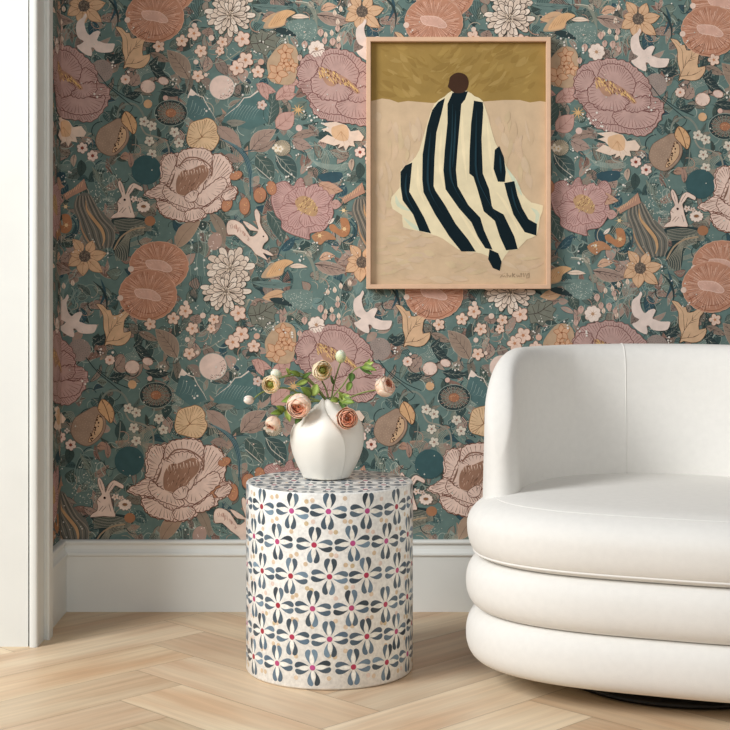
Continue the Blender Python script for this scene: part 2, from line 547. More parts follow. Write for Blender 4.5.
    a.poly(spl(f([(205, 128), (165, 160), (155, 200), (160, 250), (180, 285), (212, 302), (185, 325), (160, 335), (180, 365), (220, 395), (266, 412), (272, 380), (265, 350), (285, 350), (300, 372), (340, 385), (385, 385), (420, 375), (438, 330), (428, 318), (370, 318), (330, 304), (308, 292), (332, 240), (315, 225), (280, 237), (255, 258), (235, 238), (222, 205), (217, 160), (234, 120), (222, 98)]), True, 2), WHITE)
    # ---- tan leaf with branching veins
    a = motif('tan_leaf', (134, 48), 2)
    a.petal(f([(440, 195), (490, 205), (520, 240), (545, 240), (558, 278), (600, 275), (640, 250), (690, 233), (680, 275), (650, 310), (642, 350), (642, 405), (692, 395), (690, 440), (650, 490), (590, 502), (530, 490), (498, 503), (512, 440), (495, 380), (492, 320), (490, 280), (470, 240)]), TAN, TANL, None, 0.5, n=2)
    for p in ([(500, 500), (530, 420), (570, 360), (620, 300), (685, 240)], [(505, 470), (560, 465), (620, 455), (690, 405)], [(535, 410), (530, 340), (520, 270), (455, 200)], [(570, 360), (630, 340)], [(590, 335), (600, 285)], [(560, 465), (580, 430)], [(600, 460), (640, 440)], [(545, 390), (560, 320)], [(590, 340), (640, 325)]):
        a.line(f(p), 0.6, TANL, taper=1)
    # ---- rust discs
    for nm, cx, cy, rx, ry in (('rust_disc', 155, 17, 28.5, 25), ('rust_disc_upper', 166, -11, 29, 24)):
        a = motif(nm, (cx, cy), 2 if nm == 'rust_disc' else 1)
        o = [(cx + rx * (1 + 0.025 * abs(sin(11 * t))) * cos(t), cy + ry * (1 + 0.025 * abs(sin(11 * t))) * sin(t)) for t in [2 * pi * k / 60 for k in range(60)]]
        a.poly(o, RUST)
        a.up()
        a.line(o, 0.6, (224, 170, 138), False, True)
        for k in range(120):
            x, y = o[k // 2]
            x, y = x + R.uniform(-1, 1), y + R.uniform(-1, 1)
            f0, f1 = 0.05 + R.random() * 0.3, 0.5 + R.random() * 0.26
            a.line([(x + (cx - x) * f0, y + (cy - y) * f0), (x + (cx - x) * f1, y + (cy - y) * f1)], 0.45, RUSTL if k % 3 else (146, 82, 54), False, taper=1)
        for s in (0.82, 0.62):
            q = [(cx + rx * s * (1 + 0.05 * sin(11 * t)) * cos(t), cy + 3 + ry * s * sin(t)) for t in [pi * 0.05 + pi * 0.9 * k / 20 for k in range(21)]]
            a.line(q, 0.5, (150, 84, 54), False)
        a.up()
        a.petal([(cx - 13, cy - 5), (cx - 3, cy - 6), (cx + 6, cy - 4), (cx + 13, cy + 3), (cx + 9, cy + 6), (cx, cy + 4), (cx - 10, cy + 2)], (222, 172, 150), (240, 204, 184), None, 0.6)
        for k in range(16):
            t = 2 * pi * k / 16
            a.line([(cx + 8 * cos(t), cy + 3 * sin(t)), (cx + 15 * cos(t), cy + 9 * sin(t))], 0.6, (234, 190, 166), False, taper=1)
        a.dot(cx - rx + 1, cy + 3, 3, (236, 208, 188), 9)
    # ---- chrysanthemums
    for nm, cx, cy, rr in (('chrysanthemum', 230, 15, 24), ('chrysanthemum_upper', 233, -11, 24)):
        a = motif(nm, (cx, cy), 2 if nm == 'chrysanthemum' else 1)
        big = nm == 'chrysanthemum_upper'
        for ring, (r1, n, w) in enumerate(((1.0, 13 if big else 16, 6.2 if big else 5.0), (0.80, 11 if big else 14, 5.6 if big else 4.4), (0.58, 9 if big else 12, 4.4 if big else 3.8))):
            for k in range(n):
                t = 2 * pi * (k + 0.5 * ring) / n + R.uniform(-0.16, 0.16)
                L = rr * r1 * R.uniform(0.86, 1.10)
                b = R.uniform(-1.8, 1.8)
                dx, dy = cos(t), sin(t) * 0.88
                nx, ny = -sin(t), cos(t)
                g = lambda q, o: (cx + dx * L * q + nx * (o + b * q), cy + dy * L * q + ny * (o + b * q))
                pts = [g(0.1, 0.6), g(0.45, w * 0.42), g(0.78, w * 0.62), g(0.96, w * 0.34), g(1.0, -w * 0.1), g(0.94, -w * 0.45), g(0.7, -w * 0.55), g(0.4, -w * 0.36), g(0.1, -0.6)]
                a.petal(pts, (228, 208, 186) if (k + ring) % 3 else (240, 224, 204), CHL, None, 0.5, n=3)
                a.line([g(0.3, 0.2), g(0.6, 0.6), g(0.88, 0.3)], 0.45, CHL, False, taper=1)
                a.line([g(0.3, -w * 0.2), g(0.62, -w * 0.28)], 0.4, (150, 128, 106), False, taper=1)
            a.up(2)
        for k in range(26):
            t, r = k * 2.4, 5.0 * sqrt(k / 26)
            a.dot(cx + r * cos(t), cy + r * sin(t), 0.55, (120, 96, 70) if k % 2 else (236, 214, 180), 5)
    # ---- moon
    a = motif('moon', (222, 87.5), 2)
    a.poly(ell(222, 87.5, 13, 12.6, 0, 28), (134, 160, 150))
    a.up()
    a.poly(ell(222, 87.5, 12.4, 12, 0, 28), (232, 204, 188))
    a.up()
    for k in range(60):
        t, r = R.uniform(-0.6, 1.9), 11.4 * R.uniform(0.45, 1.0) ** 0.5
        a.dot(222 + r * cos(t), 87.5 + r * sin(t), 0.36, (108, 80, 70), 5)
    # ---- scalloped fan flower
    a = motif('fan_flower', (203, 135), 2)
    f = cr(145, 90)
    a.petal(f([(305, 370), (310, 320), (330, 250), (375, 225), (420, 215), (455, 205), (500, 225), (525, 270), (525, 310), (542, 345), (530, 390), (490, 440), (430, 440), (370, 425), (325, 410)]), (232, 196, 148), (160, 108, 62), f([(415, 345)])[0], 0.6, 0.5, 2)
    for p in ([(415, 345), (390, 290), (375, 230)], [(415, 345), (450, 310), (525, 290)], [(415, 345), (370, 360), (310, 340)], [(415, 345), (470, 345), (540, 360)], [(415, 345), (420, 290), (450, 210)], [(415, 345), (360, 390), (320, 400)]):
        a.line(f(p), 0.7, (150, 98, 56), taper=1)
    # ---- big cream peony
    a = motif('cream_peony', (190, 184), 2)
    O = [(178.6, 153), (184.7, 149.6), (191.6, 149), (199.8, 147.5), (208, 149.5), (213, 155), (221.7, 154), (230, 162), (232.5, 170), (230, 184), (237, 188), (237, 193), (234, 199), (226, 202), (222, 208), (208, 212), (204, 218), (191.6, 221.5), (176.5, 220), (164, 216), (157, 206.5), (157.5, 200), (147.5, 197), (145, 193), (153, 188), (161, 182), (160.5, 165), (164, 156), (172, 153.5)]
    o = ruffle(spl(O, True, 6), 0.7, 7)
    a.poly([(190 + (x - 190) * 1.02, 184 + (y - 184) * 1.02) for x, y in o], CRL)
    a.up()
    a.poly(o, CREAM)
    a.up()
    a.hatch(o, (190, 182), 0.02, 0.34, 0.5, (150, 100, 82), 1)
    a.up()
    f5, f8 = cr(145, 90), cr(145, 180)
    def pp(pts, foc, f=0.5, g=f5, step=2):
        a.petal(g(pts), CREAM, CRL, g([foc])[0], 0.75, f, step + 1, 8, 0.6, 0.4)
    pp([(240, 480), (290, 435), (400, 425), (470, 445), (500, 500), (490, 600), (420, 520), (330, 510), (260, 540), (230, 560)], (360, 620), 0.35)
    pp([(495, 480), (560, 470), (620, 530), (637, 590), (615, 690), (560, 730), (430, 740), (450, 650), (490, 600)], (440, 740), 0.55)
    pp([(120, 545), (150, 480), (200, 465), (235, 500), (200, 600), (150, 700), (110, 660), (130, 620)], (250, 640), 0.4)
    pp([(0, 95), (60, 60), (130, 20), (200, 90), (190, 150), (130, 140), (60, 130)], (260, 40), 0.4, f8)
    pp([(90, 190), (100, 150), (180, 170), (250, 220), (300, 240), (290, 300), (230, 290), (140, 260)], (240, 150), 0.45, f8)
    pp([(290, 240), (360, 210), (430, 215), (430, 260), (400, 285), (320, 300)], (340, 180), 0.5, f8)
    pp([(130, 90), (170, 150), (260, 190), (340, 210), (360, 170), (280, 120), (200, 80), (150, 40)], (260, 60), 0.4, f8)
    pp([(360, 150), (430, 190), (540, 110), (600, 40), (560, -20), (440, 60), (400, 100)], (420, 60), 0.45, f8)
    pp([(420, 200), (460, 190), (540, 130), (560, 190), (520, 230), (450, 245)], (500, 160), 0.4, f8)
    pp([(560, 110), (650, 60), (672, 95), (640, 140), (590, 150)], (560, 150), 0.5, f8)
    a.line(f5([(250, 560), (300, 500), (380, 495), (450, 530), (490, 580), (485, 630)]), 1.4, (150, 108, 88))
    a.petal(f5([(235, 640), (270, 590), (330, 580), (420, 545), (465, 580), (455, 640), (400, 700), (340, 770), (240, 760), (225, 700)]), (166, 122, 96), (234, 200, 178), None, 0.5)
    for k in range(36):
        x, y = R.uniform(240, 450), R.uniform(575, 750)
        a.line(f5([(x, y), (x - 12, y + 26)]), 0.6, (222, 182, 156) if k % 2 else (104, 66, 48), False, taper=1)
    for k in range(11):
        x = 232 + 21 * k
        a.line(f5([(x, 600 - 4 * k + 12 * (k % 2)), (x + 7, 640 - 4 * k)]), 0.9, (238, 210, 190), False, taper=1)
    a.line(f5([(220, 600), (200, 660), (175, 720)]), 1.8, (142, 104, 84), taper=2)
    a.petal(f8([(290, 120), (350, 75), (390, 90), (370, 150), (310, 160)]), CREAM, CRL, f8([(370, 170)])[0], 0.6, 0.5, 2)
    # ---- teal disc
    a = motif('teal_disc', (146.5, 170), 2)
    a.poly(ell(146.5, 170, 14.8, 14.8, 0, 28), (54, 96, 100))
    # ---- sitting rabbit, daisies
    a = motif('sitting_rabbit', (126, 202), 3)
    f = cr(55, 180)
    a.petal(f([(410, 280), (430, 250), (456, 235), (462, 200), (455, 170), (470, 140), (490, 118), (468, 65), (460, 20), (474, 2), (495, 30), (510, 70), (516, 108), (530, 70), (547, 40), (577, 22), (612, 38), (642, 58), (636, 82), (600, 66), (582, 60), (566, 85), (546, 110), (552, 140), (562, 190), (577, 240), (582, 277), (500, 272)]), (236, 210, 192), (110, 80, 66), None, 0.45, n=2)
    a.dot(*f([(510, 145)])[0], 1.3, (60, 40, 36), 9)
    for p in ([(475, 20), (495, 90)], [(570, 40), (535, 95)], [(470, 235), (500, 200)], [(490, 240), (520, 205)], [(540, 190), (555, 240)], [(462, 160), (480, 175)]):
        a.line(f(p), 0.5, (140, 104, 88), False)
    a = motif('daisies', (143.6, 206.7), 2)
    a.blossom(143.6, 206.7, 6.8, 11, (240, 222, 206), (150, 128, 112), (150, 100, 60), 0.1, 0.72)
    a.poly(ell(143.6, 206.4, 2.6, 1.5), (150, 100, 62))
    a.blossom(134, 199, 3.8, 5, (236, 216, 200), (150, 128, 112), (180, 130, 90), 0.5, 0.8)
    a.blossom(140, 200, 3, 5, (226, 206, 190), (150, 128, 112), (180, 130, 90), 0.2, 0.8)
    # ---- dahlia: dark lacy disc with rust heart
    a = motif('lace_dahlia', (171, 112.6), 2)
    a.poly(ell(171, 113, 16, 12.6, 0, 26), DK2)
    a.up()
    a.line(ell(171, 113, 16.5, 13, 0, 26), 0.6, PALE, False, True)
    for k in range(46):
        t = 2 * pi * k / 46
        r0, r1 = R.uniform(0.3, 0.4), R.uniform(0.75, 0.96)
        a.line([(171 + 16 * r0 * cos(t), 113 + 12.6 * r0 * sin(t)), (171 + 16 * r1 * cos(t + 0.14), 113 + 12.6 * r1 * sin(t + 0.14))], 0.55, (150, 148, 128) if k % 3 else (172, 130, 110), False)
    for s in (0.55, 0.78):
        a.line([(171 + 16 * s * (1 + 0.07 * sin(14 * t)) * cos(t), 113 + 12.6 * s * (1 + 0.07 * sin(14 * t)) * sin(t)) for t in [2 * pi * k / 40 for k in range(40)]], 0.5, (140, 146, 130), False, True)
    a.up()
    a.poly(ell(171, 113, 5.4, 4.4), (176, 114, 78))
    a.up()
    for k in range(12):
        a.dot(171 + R.uniform(-4, 4), 113 + R.uniform(-3, 3), 0.5, (214, 160, 116), 5)
    # ---- buds
    a = motif('white_buds', (150, 84), 2)
    a.line([(140, 88), (148, 84), (158, 80), (166, 80)], 1.0, TAUL)
    a.up()
    a.petal(ell(148, 86.5, 7.3, 6.6, 0, 14), (236, 208, 190), (170, 130, 110), (148, 82), 0.5, 0.3, 8)
    a.petal(ell(163.5, 81, 5.3, 3.8, 0.3, 12), (232, 204, 188), (170, 130, 110), (160, 80), 0.5, 0.3, 8)
    a.blossom(125.6, 79.5, 5, 8, (234, 208, 190), (140, 100, 80), (196, 110, 60), 0.2)
    a.dot(148, 104, 4.4, (224, 176, 126), 11)
    a.dot(165.5, 98, 2.6, (226, 186, 168), 9)
    a.dot(128.5, 72, 1.4, (230, 220, 206))
    a = motif('small_blossoms', (196, 50), 2)
    for x, y, r in ((194, 33.5, 6.9), (182, 41, 6.2), (201, 51, 6.4), (198, 76, 6.2), (222.5, 42, 5.6), (220, 51, 4.6), (159, 46.5, 6)):
        a.blossom(x, y, r, 5, (236, 204, 180), (148, 98, 72), (204, 132, 84), R.random() * 2)
    for x, y, r in ((196, 62, 2.6), (211.5, 38, 3), (194.5, 25.5, 2.6), (206, 75, 2)):
        a.dot(x, y, r, (232, 206, 186), 9)
    a = motif('blossom_group', (244, 58), 2)
    for x, y, r in ((242.5, 39, 8), (245.5, 60, 8), (237, 68, 7.6), (258, 72, 6.4)):
        a.blossom(x, y, r, 5, (238, 206, 184), (156, 104, 78), (206, 136, 90), R.random() * 2)
    a.dot(261, 62, 3.2, (222, 176, 150), 9)
    a = motif('white_flower', (316.5, 49), 2)
    a.blossom(316.5, 49, 8.4, 8, (242, 224, 208), (150, 132, 118), (196, 150, 110), 0.2)
    for x, y, r in ((305, 45, 3.4), (325, 41, 3), (333, 42, 3.4), (321, 33, 3.4), (339, 46.5, 2.6), (300, 58, 2.8), (338, 29, 2.8)):
        a.leaf(x, y - r * 1.3, x, y + r * 1.2, r * 0.9, (214, 178, 160), (150, 110, 96), 0.4, 1)
    a = motif('red_heart_flowers', (87, 152), 2)
    for x, y in ((82.4, 148), (92.7, 155.8)):
        a.blossom(x, y, 5.6, 6, (240, 214, 198), (150, 110, 96), (160, 70, 50), 0.4)
        a.dot(x, y, 1.7, (150, 62, 44))
    a.blossom(89, 141.5, 2.8, 4, (220, 210, 196), (140, 130, 116), (140, 110, 96))
    a.leaf(75, 154, 74, 167, 3, (196, 172, 150), TAUL, 1, 1)
    # ---- small orange blossoms drawn in line
    a = motif('orange_line_blossoms', (281, 62), 2)
    a.poly(spl([(268, 60), (282, 44), (296, 48), (298, 66), (292, 84), (272, 82), (268, 72)]), (196, 164, 128))
    a.up()
    for x, y, r in ((285.7, 52.7, 8.6), (277.5, 73, 11), (291, 66, 7.5), (284, 63, 6)):
        for k in range(5):
            t = 0.4 + x + 2 * pi * k / 5
            q = leafpts(x, y, x + r * cos(t), y + r * sin(t), r * 0.32)
            a.poly(q, (222, 172, 130))
            a.line(q, 0.6, (184, 112, 62), False, True)
        a.up()
        a.dot(x, y, 1.1, (150, 84, 46))
        a.up()
    a = motif('pink_petals', (285, 100), 1)
    for q in ((256, 84, 276, 92, 5), (262, 82, 268, 100, 4.5), (276, 100, 290, 84, 5.5), (288, 80, 292, 96, 6), (282, 96, 296, 94, 4), (276, 128, 294, 112, 9), (284, 76, 300, 84, 5)):
        a.leaf(*q, (206, 160, 146), (152, 96, 84), 1, 3, (168, 112, 100))
    a.blossom(262, 105, 5, 5, (224, 200, 186), (140, 100, 84), (190, 120, 80))
    a.dot(288.6, 79, 1.6, (232, 228, 214))
    a.dot(299, 128, 3.4, (226, 192, 178), 9)
    for k in range(9):
        t = 2 * pi * k / 9
        a.line([(298, 110), (298 + 7 * cos(t), 110 + 6 * sin(t))], 1.6, (226, 178, 112), False, taper=1)
    a = motif('pale_puff', (279, 148), 2)
    a.poly(ell(282, 148, 8.5, 8), (150, 142, 120))
    a.up()
    for k in range(26):
        t = 2 * pi * k / 26
        a.line([(282, 148), (282 + 8.6 * cos(t), 148 + 8 * sin(t))], 0.4, (214, 196, 160), False)
    a.up()
    a.blossom(276, 148, 4, 4, (244, 234, 210), (200, 180, 150), (222, 180, 110))
    a.blossom(280, 149, 3.6, 5, (244, 234, 210), (200, 180, 150), (222, 180, 110))
    # ---- pomegranate and its leaf
    a = motif('pomegranate', (112, 138), 2)
    f = cr(55, 90)
    a.petal(f([(298, 365), (325, 290), (400, 240), (470, 208), (520, 258), (542, 330), (520, 400), (465, 460), (405, 482), (340, 455), (308, 412)]), (168, 140, 116), (124, 100, 82), None, 0.6)
    for k in range(90):
        t, r = k * 2.4, sqrt(k / 90)
        a.dot(55 + (412 + 105 * r * cos(t)) / 7.3, 90 + (355 + 110 * r * sin(t)) / 7.3, 0.38, (200, 172, 144), 5)
    a.petal(f([(490, 265), (520, 300), (515, 370), (470, 430), (430, 458), (420, 440), (455, 370), (470, 310)]), (216, 176, 132), (110, 70, 46), None, 0.5)
    for k in range(26):
        t = k / 26
        x, y = 425 + 70 * t + R.uniform(-8, 20), 445 - 175 * t + R.uniform(-8, 8)
        a.poly(ell(*f([(x, y)])[0], 0.9, 0.6, 0.9, 6), (66, 40, 30))
    a.petal(f([(485, 225), (512, 158), (560, 180), (597, 240), (592, 300), (572, 322), (530, 282)]), (222, 172, 118), (112, 74, 46), f([(530, 240)])[0], 0.6, 0.4, 4)
    a.line(f([(515, 165), (545, 230), (570, 315)]), 0.7, (112, 74, 46))
    a.leaf(*f([(475, 490)])[0], *f([(555, 500)])[0], 4, (180, 140, 116), TAUL, -2, 2)
    a.leaf(*f([(555, 570)])[0], *f([(540, 450)])[0], 3, (170, 136, 118), TAUL, 1, 2)
    # ---- starburst lotus
    a = motif('starburst', (64, 137), 3)
    f = lambda pts: [(-3.5 + x / 7.3, 56 + y / 7.3) for x, y in pts]
    a.poly(f([(340, 462), (450, 450), (530, 475), (560, 520), (620, 512), (658, 560), (640, 590), (580, 590), (592, 632), (548, 622), (525, 664), (508, 625), (468, 645), (482, 612), (440, 625), (330, 590), (390, 545), (440, 565), (400, 525), (345, 505), (400, 490)]), (240, 214, 190))
    a.up()
    a.poly(spl(f([(450, 480), (510, 470), (545, 510), (540, 580), (490, 590), (430, 560), (420, 500)])), (232, 186, 138))
    a.up()
    for p in ([(490, 520), (560, 610)], [(490, 520), (430, 600)], [(490, 520), (520, 640)]):
        a.line(f(p), 0.6, (206, 150, 100), False, taper=1)
    # ---- pink lotus, lower
    a = motif('pink_lotus', (305.5, 206), 2)
    f = cr(235, 180)
    o = spl(f([(265, 150), (275, 90), (300, 30), (370, 10), (425, 45), (455, 0), (490, -12), (520, 55), (600, 75), (650, 20), (700, 20), (732, 90), (705, 160), (718, 240), (690, 310), (640, 370), (550, 388), (545, 432), (490, 420), (400, 390), (342, 350), (340, 300), (300, 260), (278, 200)]))
    a.poly(o, (202, 158, 150))
    a.up()
    a.hatch(o, (304, 208), 0.03, 0.28, 0.5, PINKL, 1)
    a.line(o, 0.7, (152, 98, 92), False, True)
    a.up()
    C = (515, 195)
    for k, t in enumerate((200, 160, 235, 120, 265, 300, 80, 40, 0, 330)):
        t = radians(t)
        L = 195 if k % 2 else 165
        x, y = C[0] + L * cos(t), C[1] + L * 0.88 * sin(t)
        w = 62
        nx, ny = -sin(t) * w, cos(t) * w
        a.petal(f([(C[0] + 30 * cos(t), C[1] + 30 * sin(t)), (C[0] + L * 0.55 * cos(t) + nx, C[1] + L * 0.5 * sin(t) + ny), (x + nx * 0.6, y + ny * 0.6), (x, y), (x - nx * 0.6, y - ny * 0.6), (C[0] + L * 0.55 * cos(t) - nx, C[1] + L * 0.5 * sin(t) - ny)]), (204, 160, 152), (152, 98, 92), f([C])[0], 0.6, 0.5, 3, 6, 0.5, 0.4)
    a.poly(spl(f([(440, 150), (500, 115), (570, 150), (605, 220), (580, 265), (520, 250), (460, 210)])), (200, 156, 108))
    a.up()
    for k in range(50):
        x, y = R.uniform(445, 595), R.uniform(130, 260)
        if abs((x - 440) * 0.6 - (y - 150)) < 75:
            a.line(f([(x, y), (x + 10, y - 12)]), 0.6, (238, 200, 126) if k % 3 else (120, 76, 46), False)
    # ---- orange fruits
    a = motif('orange_fruits', (258, 195), 2)
    for x, y, rx, ry, q in ((260, 195, 6.3, 7.6, 0.1), (244.6, 206, 5.2, 8.6, 0), (271.5, 188, 5, 7, -0.2), (227, 204.5, 5, 7.4, 0.4), (236, 175.5, 6.5, 4.2, -0.4)):
        a.petal(ell(x, y, rx, ry, q, 12), FRUIT, (160, 92, 54), None, 0.5)
        a.line([(x, y - ry * 0.9), (x + 3, y - ry - 4)], 0.6, PALE, False)
        for k in range(5):
            a.dot(x + R.uniform(-3, 3), y + R.uniform(-4, 4), 0.5, (236, 180, 110), 5)
    # ---- leaping rabbit
    a = motif('leaping_rabbit', (250, 230), 3)
    a.petal(f([(-48, 300), (0, 292), (60, 328), (112, 410), (150, 400), (165, 375), (110, 366), (70, 322), (58, 300), (92, 308), (150, 345), (172, 360), (150, 290), (142, 230), (160, 212), (185, 255), (184, 310), (206, 360), (240, 408), (242, 440), (216, 462), (200, 500), (238, 514), (284, 552), (240, 548), (205, 532), (244, 588), (190, 562), (148, 540), (120, 500), (60, 455), (0, 400), (-50, 400), (-62, 350)]), (238, 212, 192), (120, 86, 70), None, 0.45, n=2)
    for k in range(24):
        x = R.uniform(-40, 110)
        a.line(f([(x, 330 + 0.75 * max(0, x) + R.uniform(-20, 45)), (x + 8, 336 + 0.75 * max(0, x) + 20)]), 0.5, (190, 136, 116), False)
    a.dot(*f([(208, 412)])[0], 0.9, (60, 40, 36))
    # ---- hummingbird-like orange leaf with a pale tip
    a = motif('orange_bird_leaf', (281, 19), 2)
    f = cr(235, 0)
    a.poly(spl(f([(205, 200), (250, 130), (300, 95), (380, 72), (442, 92), (400, 120), (375, 140), (360, 185), (300, 205), (250, 210)]), True, 3), (196, 166, 130))
    a.up()
    a.poly(spl(f([(240, 195), (285, 120), (330, 85), (385, 72), (440, 92), (400, 118), (375, 135), (355, 180), (300, 195)]), True, 3), (228, 178, 122))
    a.up()
    for k in range(6):
        a.line(f([(260 + 22 * k, 190 - 12 * k), (310 + 18 * k, 100 - 2 * k)]), 0.4, (184, 122, 74), False, taper=1)
    a.leaf(*f([(410, 125)])[0], *f([(545, 128)])[0], 2.4, (238, 214, 190), (190, 160, 130), -1, 0)
    # ---- small fox-coloured creatures
    a = motif('orange_creature', (64, 227), 2)
    f = lambda pts: [(-3.5 + x / 7.3, 156 + y / 7.3) for x, y in pts]
    a.poly(spl(f([(400, 480), (432, 470), (470, 505), (490, 500), (480, 430), (530, 430), (552, 490), (540, 545), (495, 565), (445, 535), (410, 515)])), (192, 128, 82))
    a.poly(spl(f([(270, 560), (340, 520), (400, 530), (450, 580), (380, 585), (330, 620)])), (188, 132, 90))
    a.poly(f([(488, 280), (560, 240), (640, 165), (662, 240), (560, 290), (510, 320)]), (190, 142, 116))
    a.up()
    for k in range(7):
        a.line(f([(500 + 20 * k, 300 - 12 * k), (520 + 18 * k, 262 - 12 * k)]), 0.5, (238, 190, 140), False)
    for x, y in ((510, 505), (330, 553), (505, 370)):
        a.dot(*f([(x, y)])[0], 1.8, (244, 214, 160))
        for k in range(6):
            t = 2 * pi * k / 6
            a.line([f([(x, y)])[0], f([(x + 34 * cos(t), y + 30 * sin(t))])[0]], 0.6, (238, 196, 130), False, taper=1)
    a.leaf(*f([(390, 470)])[0], *f([(440, 425)])[0], 1.8, (240, 226, 210), (190, 160, 140), 0, 0)
    for p in ([(560, 430), (600, 480), (590, 560), (540, 600)], [(550, 450), (580, 500), (570, 560), (500, 600)]):
        a.line(f(p), 1.1, NAVY)
    a.leaf(*f([(415, 310)])[0], *f([(490, 330)])[0], 5, (204, 160, 148), (150, 98, 90), 1, 3)
    a.leaf(*f([(320, 170)])[0], *f([(500, 225)])[0], 6, (206, 160, 130), (150, 98, 70), 2, 4)
    # ---- buds on twigs
    a = motif('bud_twig', (338, 48), 1)
    a = motif('lower_bud_twig', (335, 300), 1)
    a.line([(342, 330), (341, 312), (336, 302), (328, 296)], 0.7, PALE)
    a.line([(341, 312), (348, 300), (354, 290)], 0.7, PALE)
    a.line([(342, 318), (334, 314), (328, 314)], 0.6, PALE)
    for x, y in ((328, 292), (335, 290), (338, 299), (326, 312), (332, 310), (339, 316), (341, 286), (350, 283)):
        a.leaf(x, y + 3, x - 0.5, y - 3.5, 2, (234, 212, 188), (190, 150, 120), 0, 1)
    # ---- scattered white specks in groups
    a = motif('specks', (200, 130), 3)
    for gx, gy, n, s in ((114, 66, 5, 4), (301, 50, 6, 6), (310, 116, 8, 8), (322, 124, 6, 7), (175, 82, 5, 4), (293, 152, 5, 6), (287, 178, 4, 5), (68, 178, 7, 7), (75, 244, 6, 9), (288, 40, 5, 8), (339, 2, 4, 6), (309, 168, 4, 5), (324, 250, 8, 10), (300, 256, 6, 8), (130, 28, 3, 5), (203, 14, 5, 10), (238, 84, 12, 16), (212, 100, 8, 14), (262, 326, 7, 9), (100, 96, 3, 6), (115, 260, 3, 8), (264, 38, 4, 9)):
        for k in range(n):
            a.dot(gx + R.uniform(-s, s), gy + R.uniform(-s, s), R.uniform(0.5, 1.25), (232, 228, 216), 6)
    for k in range(170):
        a.dot(R.uniform(60, 337), R.uniform(0, 277), R.choice((0.4, 0.5, 0.7, 0.9)), R.choice(((214, 214, 200), (196, 204, 190), (226, 200, 180))), 5)
    # ---- undergrowth between the flowers
    a = motif('undergrowth', (198, 138), 0)
    greens = (DK, (66, 100, 100), (100, 136, 128), (112, 130, 116), (70, 92, 84), NAVY, (124, 118, 104), (60, 84, 80), (150, 136, 120), (92, 112, 104), (108, 144, 140), (142, 124, 112), (174, 146, 130), (184, 152, 136), (146, 112, 98), (160, 134, 118))
    for k in range(560):
        x, y, t = R.uniform(56, 337), R.uniform(0, 277), R.uniform(0, 6.3)
        L, w = R.uniform(9, 24), R.uniform(2.2, 6)
        c = R.choice(greens)
        a.z = 10.0 * k / 560
        a.leaf(x, y, x + L * cos(t), y + L * sin(t), w, c, R.choice(((130, 160, 150), (44, 66, 66), (150, 156, 138), (70, 62, 56))), R.uniform(-3, 3), 4, R.choice((None, (150, 168, 154), (50, 72, 70))))
    for k in range(80):                              # groups of combed contour lines
        x, y, t = R.uniform(56, 337), R.uniform(0, 277), R.uniform(0, 6.3)
        L, b = R.uniform(12, 30), R.uniform(-6, 6)
        c = R.choice((PALE, (158, 160, 140), DK2, (176, 142, 118)))
        a.z = 10.5
        nx, ny = -sin(t), cos(t)
        for q in range(R.randint(4, 7)):
            o = 1.7 * q
            a.line([(x + nx * o, y + ny * o), (x + cos(t) * L * 0.35 + nx * (o + b), y + sin(t) * L * 0.35 + ny * (o + b)), (x + cos(t) * L * 0.7 + nx * (o * 0.8 - b * 0.6), y + sin(t) * L * 0.7 + ny * (o * 0.8 - b * 0.6)), (x + cos(t) * L, y + sin(t) * L)], 0.55, c)
    for k in range(380):
        x, y, t = R.uniform(56, 337), R.uniform(0, 277), R.uniform(0, 6.3)
        a.z = 11.5
        r = R.uniform(4, 13)
        s = R.choice((-1, 1))
        p = [(x + r * (1 - 0.09 * q) * cos(t + s * 0.42 * q), y + r * (1 - 0.09 * q) * sin(t + s * 0.42 * q)) for q in range(R.randint(4, 9))]
        a.line(p, R.uniform(0.55, 1.05), R.choice((PALE, PALE, (168, 184, 170), (138, 162, 150), DK2, (178, 168, 146), DK, (44, 74, 82), (182, 142, 118))), taper=R.choice((0, 2)), n=2)
    for k in range(24):                              # dotted fields
        x, y = R.uniform(60, 337), R.uniform(0, 277)
        a.z = 12.5
        for q in range(22):
            a.dot(x + R.uniform(-10, 10), y + R.uniform(-8, 8), 0.42, R.choice(((188, 198, 184), (206, 204, 186))), 5)

build_motifs()

